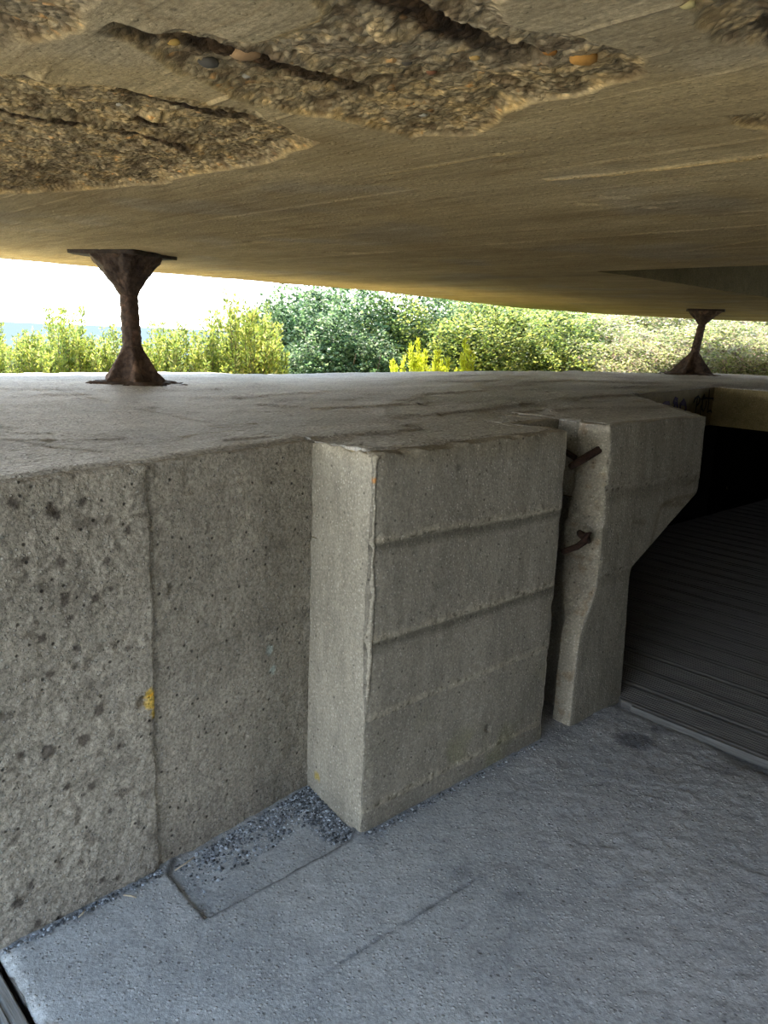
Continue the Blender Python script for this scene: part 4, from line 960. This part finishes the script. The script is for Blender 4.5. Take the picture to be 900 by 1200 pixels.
MG = [(0.44, 0.56, 0.12), (0.60, 0.68, 0.15), (0.26, 0.38, 0.12), (0.74, 0.74, 0.20), (0.12, 0.18, 0.07)]
BR = [(0.56, 0.58, 0.20), (0.62, 0.60, 0.26), (0.44, 0.52, 0.18), (0.66, 0.58, 0.42), (0.30, 0.36, 0.14), (0.70, 0.66, 0.34), (0.58, 0.42, 0.32)]
def upright_meshes(seed, nst, h, spread, nleaf, lsz, cols):
    R_ = np.random.RandomState(seed); P, D, S, T = [], [], [], []
    stems = []
    for i in range(nst):
        an = R_.uniform(0, 6.283); r = spread * R_.uniform(0.1, 1) ** .7; hh = h * (1 - .35 * (r / spread) ** 2) * R_.uniform(.65, 1.05)
        b0 = np.array([math.cos(an) * r * .25, math.sin(an) * r * .25, 0]); b1 = np.array([math.cos(an) * r, math.sin(an) * r, hh])
        pts = [b0 + (b1 - b0) * np.array([t ** .8 if k < 2 else t for k in range(3)]) + R_.normal(size=3) * 0.015 for t in (0, .25, .5, .75, 1)]
        stems.append(tube_vf(pts, [0.010, 0.008, 0.006, 0.004, 0.0015], 5))
        m = nleaf // nst
        t = R_.uniform(0.12, 1.0, m) ** .8; idx = np.clip((t * 4).astype(int), 0, 3); fr2 = t * 4 - idx; pa = np.array(pts)
        c = pa[idx] * (1 - fr2[:, None]) + pa[idx + 1] * fr2[:, None]
        lat = R_.normal(size=(m, 3)) * np.array([1, 1, .5]); lat /= np.linalg.norm(lat, axis=1, keepdims=True)
        rad = (0.03 + 0.22 * (1 - t)) * R_.uniform(0, 1, m) ** .7
        P.append(c + lat * rad[:, None] * 0.9); dd = lat + np.array([0, 0, .8]) + R_.normal(size=(m, 3)) * .35; D.append(dd)
    P = np.concatenate(P); D = np.concatenate(D); n = len(P)
    V, F3, C_ = leaves_mesh(P, D, lsz * R_.uniform(.6, 1.3, n), pal(R_, n, cols), .42, seed)
    sv, sf, _ = join(stems); return (V, F3, C_), (sv, sf)
def dense_meshes(seed, rx, ry, rz, nleaf, lsz, cols, lump=0.25):
    R_ = np.random.RandomState(seed); n = nleaf
    v = R_.normal(size=(n, 3)); v[:, 2] = np.abs(v[:, 2]) * 1.0 - 0.15; v /= np.linalg.norm(v, axis=1, keepdims=True)
    rr = 1 + lump * fbm(v[:, 0], v[:, 1], v[:, 2], 2.2, 3, seed) + .12 * fbm(v[:, 0], v[:, 1], v[:, 2], 8, 2, seed + 1)
    dep = R_.uniform(0, 1, n) ** 2.2 * .35; k = rr * (1 - dep)
    P = v * k[:, None] * np.array([rx, ry, rz])
    D = v * .7 + R_.normal(size=(n, 3)) * .9 + np.array([0, 0, .3])
    patch = fbm(P[:, 0], P[:, 1], P[:, 2], 1.6 / max(rx, .3), 3, seed + 5)
    C_ = pal(R_, n, cols) * (1 + .25 * patch)[:, None]
    V, F3, C_ = leaves_mesh(P, D, lsz * R_.uniform(.6, 1.5, n), np.clip(C_, .01, .9), .62, seed)
    stems = []
    for i in range(16):
        d = v[i * 7] * np.array([rx, ry, rz]) * R_.uniform(.7, 1.05); stems.append(tube_vf([np.zeros(3), d * .4 + R_.normal(size=3) * .04, d * .75 + R_.normal(size=3) * .04, d], [0.03, .02, .012, .005], 5))
    sv, sf, _ = join(stems); return (V, F3, C_), (sv, sf)
protos = {}
def make_proto(kind, seed, fn):
    (V, F3, C_), (sv, sf) = fn
    o1 = mesh_obj('foliage', V, F3, m_leaf, colors=C_, smooth=False); o2 = mesh_obj('stem', sv, sf, m_stem)
    protos.setdefault(kind, []).append((o1.data, o2.data)); bpy.data.objects.remove(o1); bpy.data.objects.remove(o2)
for s in range(4): make_proto('upright', s, upright_meshes(700 + s, 40, 2.0, 0.62, 10000, 0.062, YG))
for s in range(2): make_proto('sprig', s, upright_meshes(720 + s, 13, 2.4, 0.50, 2600, 0.14, [(0.95, 1.02, 0.08), (1.05, 1.08, 0.12), (0.8, 0.92, 0.10)]))
for s in range(3): make_proto('dense', s, dense_meshes(740 + s, 1, 1, 2.2, 17000, 0.060, GR, .4))
for s in range(2): make_proto('mid', s, dense_meshes(750 + s, 1, 1, 2.2, 17000, 0.055, MG, .4))
for s in range(3): make_proto('bramble', s, dense_meshes(760 + s, 1, 1, 1.3, 12000, 0.055, BR, .4))
def shrub(kind, name, px, dist, top_py, width, label, group, i, zb=None, depth=None):
    r = ray(px, 400); u = r[:2] / np.hypot(r[0], r[1]); p = u * dist
    q = EYE + ray(px, top_py) * (dist / np.hypot(ray(px, top_py)[0], ray(px, top_py)[1]))
    z0 = float(hillz(np.array(p[0]), np.array(p[1]))) - 0.05 if zb is None else zb
    hgt = max(0.35, q[2] - z0) * (1.12 if kind == 'upright' else 1.0)
    root = empty(name, (p[0], p[1], z0), rz=(i * 2.399) % 6.283); tag(root, label, 'shrub', group)
    fm, sm = protos[kind][i % len(protos[kind])]
    for nm, me in (('foliage', fm), ('stem', sm)):
        c = bpy.data.objects.new(nm, me); link(c, root); c.scale = (width, depth or width, hgt / {'dense': 2.2, 'mid': 2.2, 'bramble': 1.3, 'upright': 2.0, 'sprig': 2.4}.get(kind, 1.0) * (1.0 if kind in ('upright', 'sprig') else 0.85))
    return root
def pos_word(k, n): return ordn[k] + ' from the left'
ups = [(-25, 8.6, 384), (12, 8.2, 392), (38, 8.8, 396), (60, 8.3, 374), (80, 8.9, 370), (98, 8.4, 384), (122, 8.8, 396), (143, 8.4, 392), (172, 8.8, 384), (195, 8.3, 384), (218, 8.7, 386), (243, 8.4, 393), (262, 8.9, 372), (284, 8.5, 352), (303, 9.0, 364)]
for i, (px, d, ty) in enumerate(ups):
    shrub('upright', 'willowy_shrub', px, d, ty, 0.62 if ty > 360 else 0.75, f'yellow-green feathery shrub before the sea, {pos_word(i, 0)} in the row', 'feathery shrubs in front of the sea', i, zb=0.35)
for i, (px, d, ty, wd) in enumerate([(466, 8.8, 406, .24), (490, 8.9, 396, .27), (512, 8.8, 393, .30), (547, 9.0, 396, .24)]):
    shrub('sprig', 'bright_sprig', px, d, ty, wd, ['low bright yellow sprig just over the ledge, leftmost of the four', 'bright yellow upright sprig over the ledge, second from the left of four', 'bright yellow upright sprig over the ledge, third from the left of four', 'bright yellow sprig over the ledge, standing apart on the right'][i], 'yellow sprigs behind the ledge', i, zb=0.55)
for i, (px, d, ty, wd) in enumerate([(315, 11.0, 352, .80), (352, 11.4, 330, 1.05), (335, 9.9, 395, .55), (392, 10.4, 352, .9), (425, 11.6, 322, 1.2), (385, 13.0, 312, 1.4), (445, 10.2, 385, .7), (515, 12.0, 335, 1.1)]):
    shrub('dense', 'dark_bush', px, d, ty, wd, f'dense dark bluish-green bush, {["leftmost of the dark bushes", "tallest at the edge of the sky", "small and low in front", "behind the left part of the ledge", "large one right of the tallest", "rearmost of the dark bushes", "low one left of the yellow sprigs", "behind the yellow sprigs"][i]}', 'dark green bushes', i)
for i, (px, d, ty, wd) in enumerate([(475, 11.5, 340, 1.0), (545, 11.0, 352, 1.0), (590, 12.0, 345, 1.1), (560, 14.0, 325, 1.6), (640, 12.5, 365, 1.1), (620, 15.5, 330, 1.8)]):
    shrub('mid', 'green_bush', px, d, ty, wd, f'mid green leafy bush right of the dark ones, {["left of the yellow sprigs", "behind the standing-apart sprig", "just right of the sprigs", "rear one above the sprigs", "at the start of the bramble slope", "rear one at the bramble slope"][i]}', 'mid green bushes', i)
k = 0
rowname = ['front row', 'second row', 'third row', 'rear row']
for row, (d, ty, n_, x0, x1, wd) in enumerate([(12.6, 418, 8, 630, 935, .95), (14.2, 398, 7, 650, 950, 1.15), (16.2, 376, 7, 640, 960, 1.4), (18.8, 350, 6, 600, 960, 1.8)]):
    for j in range(n_):
        px = x0 + (x1 - x0) * j / (n_ - 1)
        shrub('bramble', 'bramble_mound', px, d + 0.5 * math.sin(j * 2.7 + row), ty + 5 * math.sin(j * 1.9 + row * 2), wd, f'pale yellow-green bramble mound on the slope at right, {rowname[row]}, {pos_word(j, n_)}', 'bramble mounds on the slope', k); k += 1
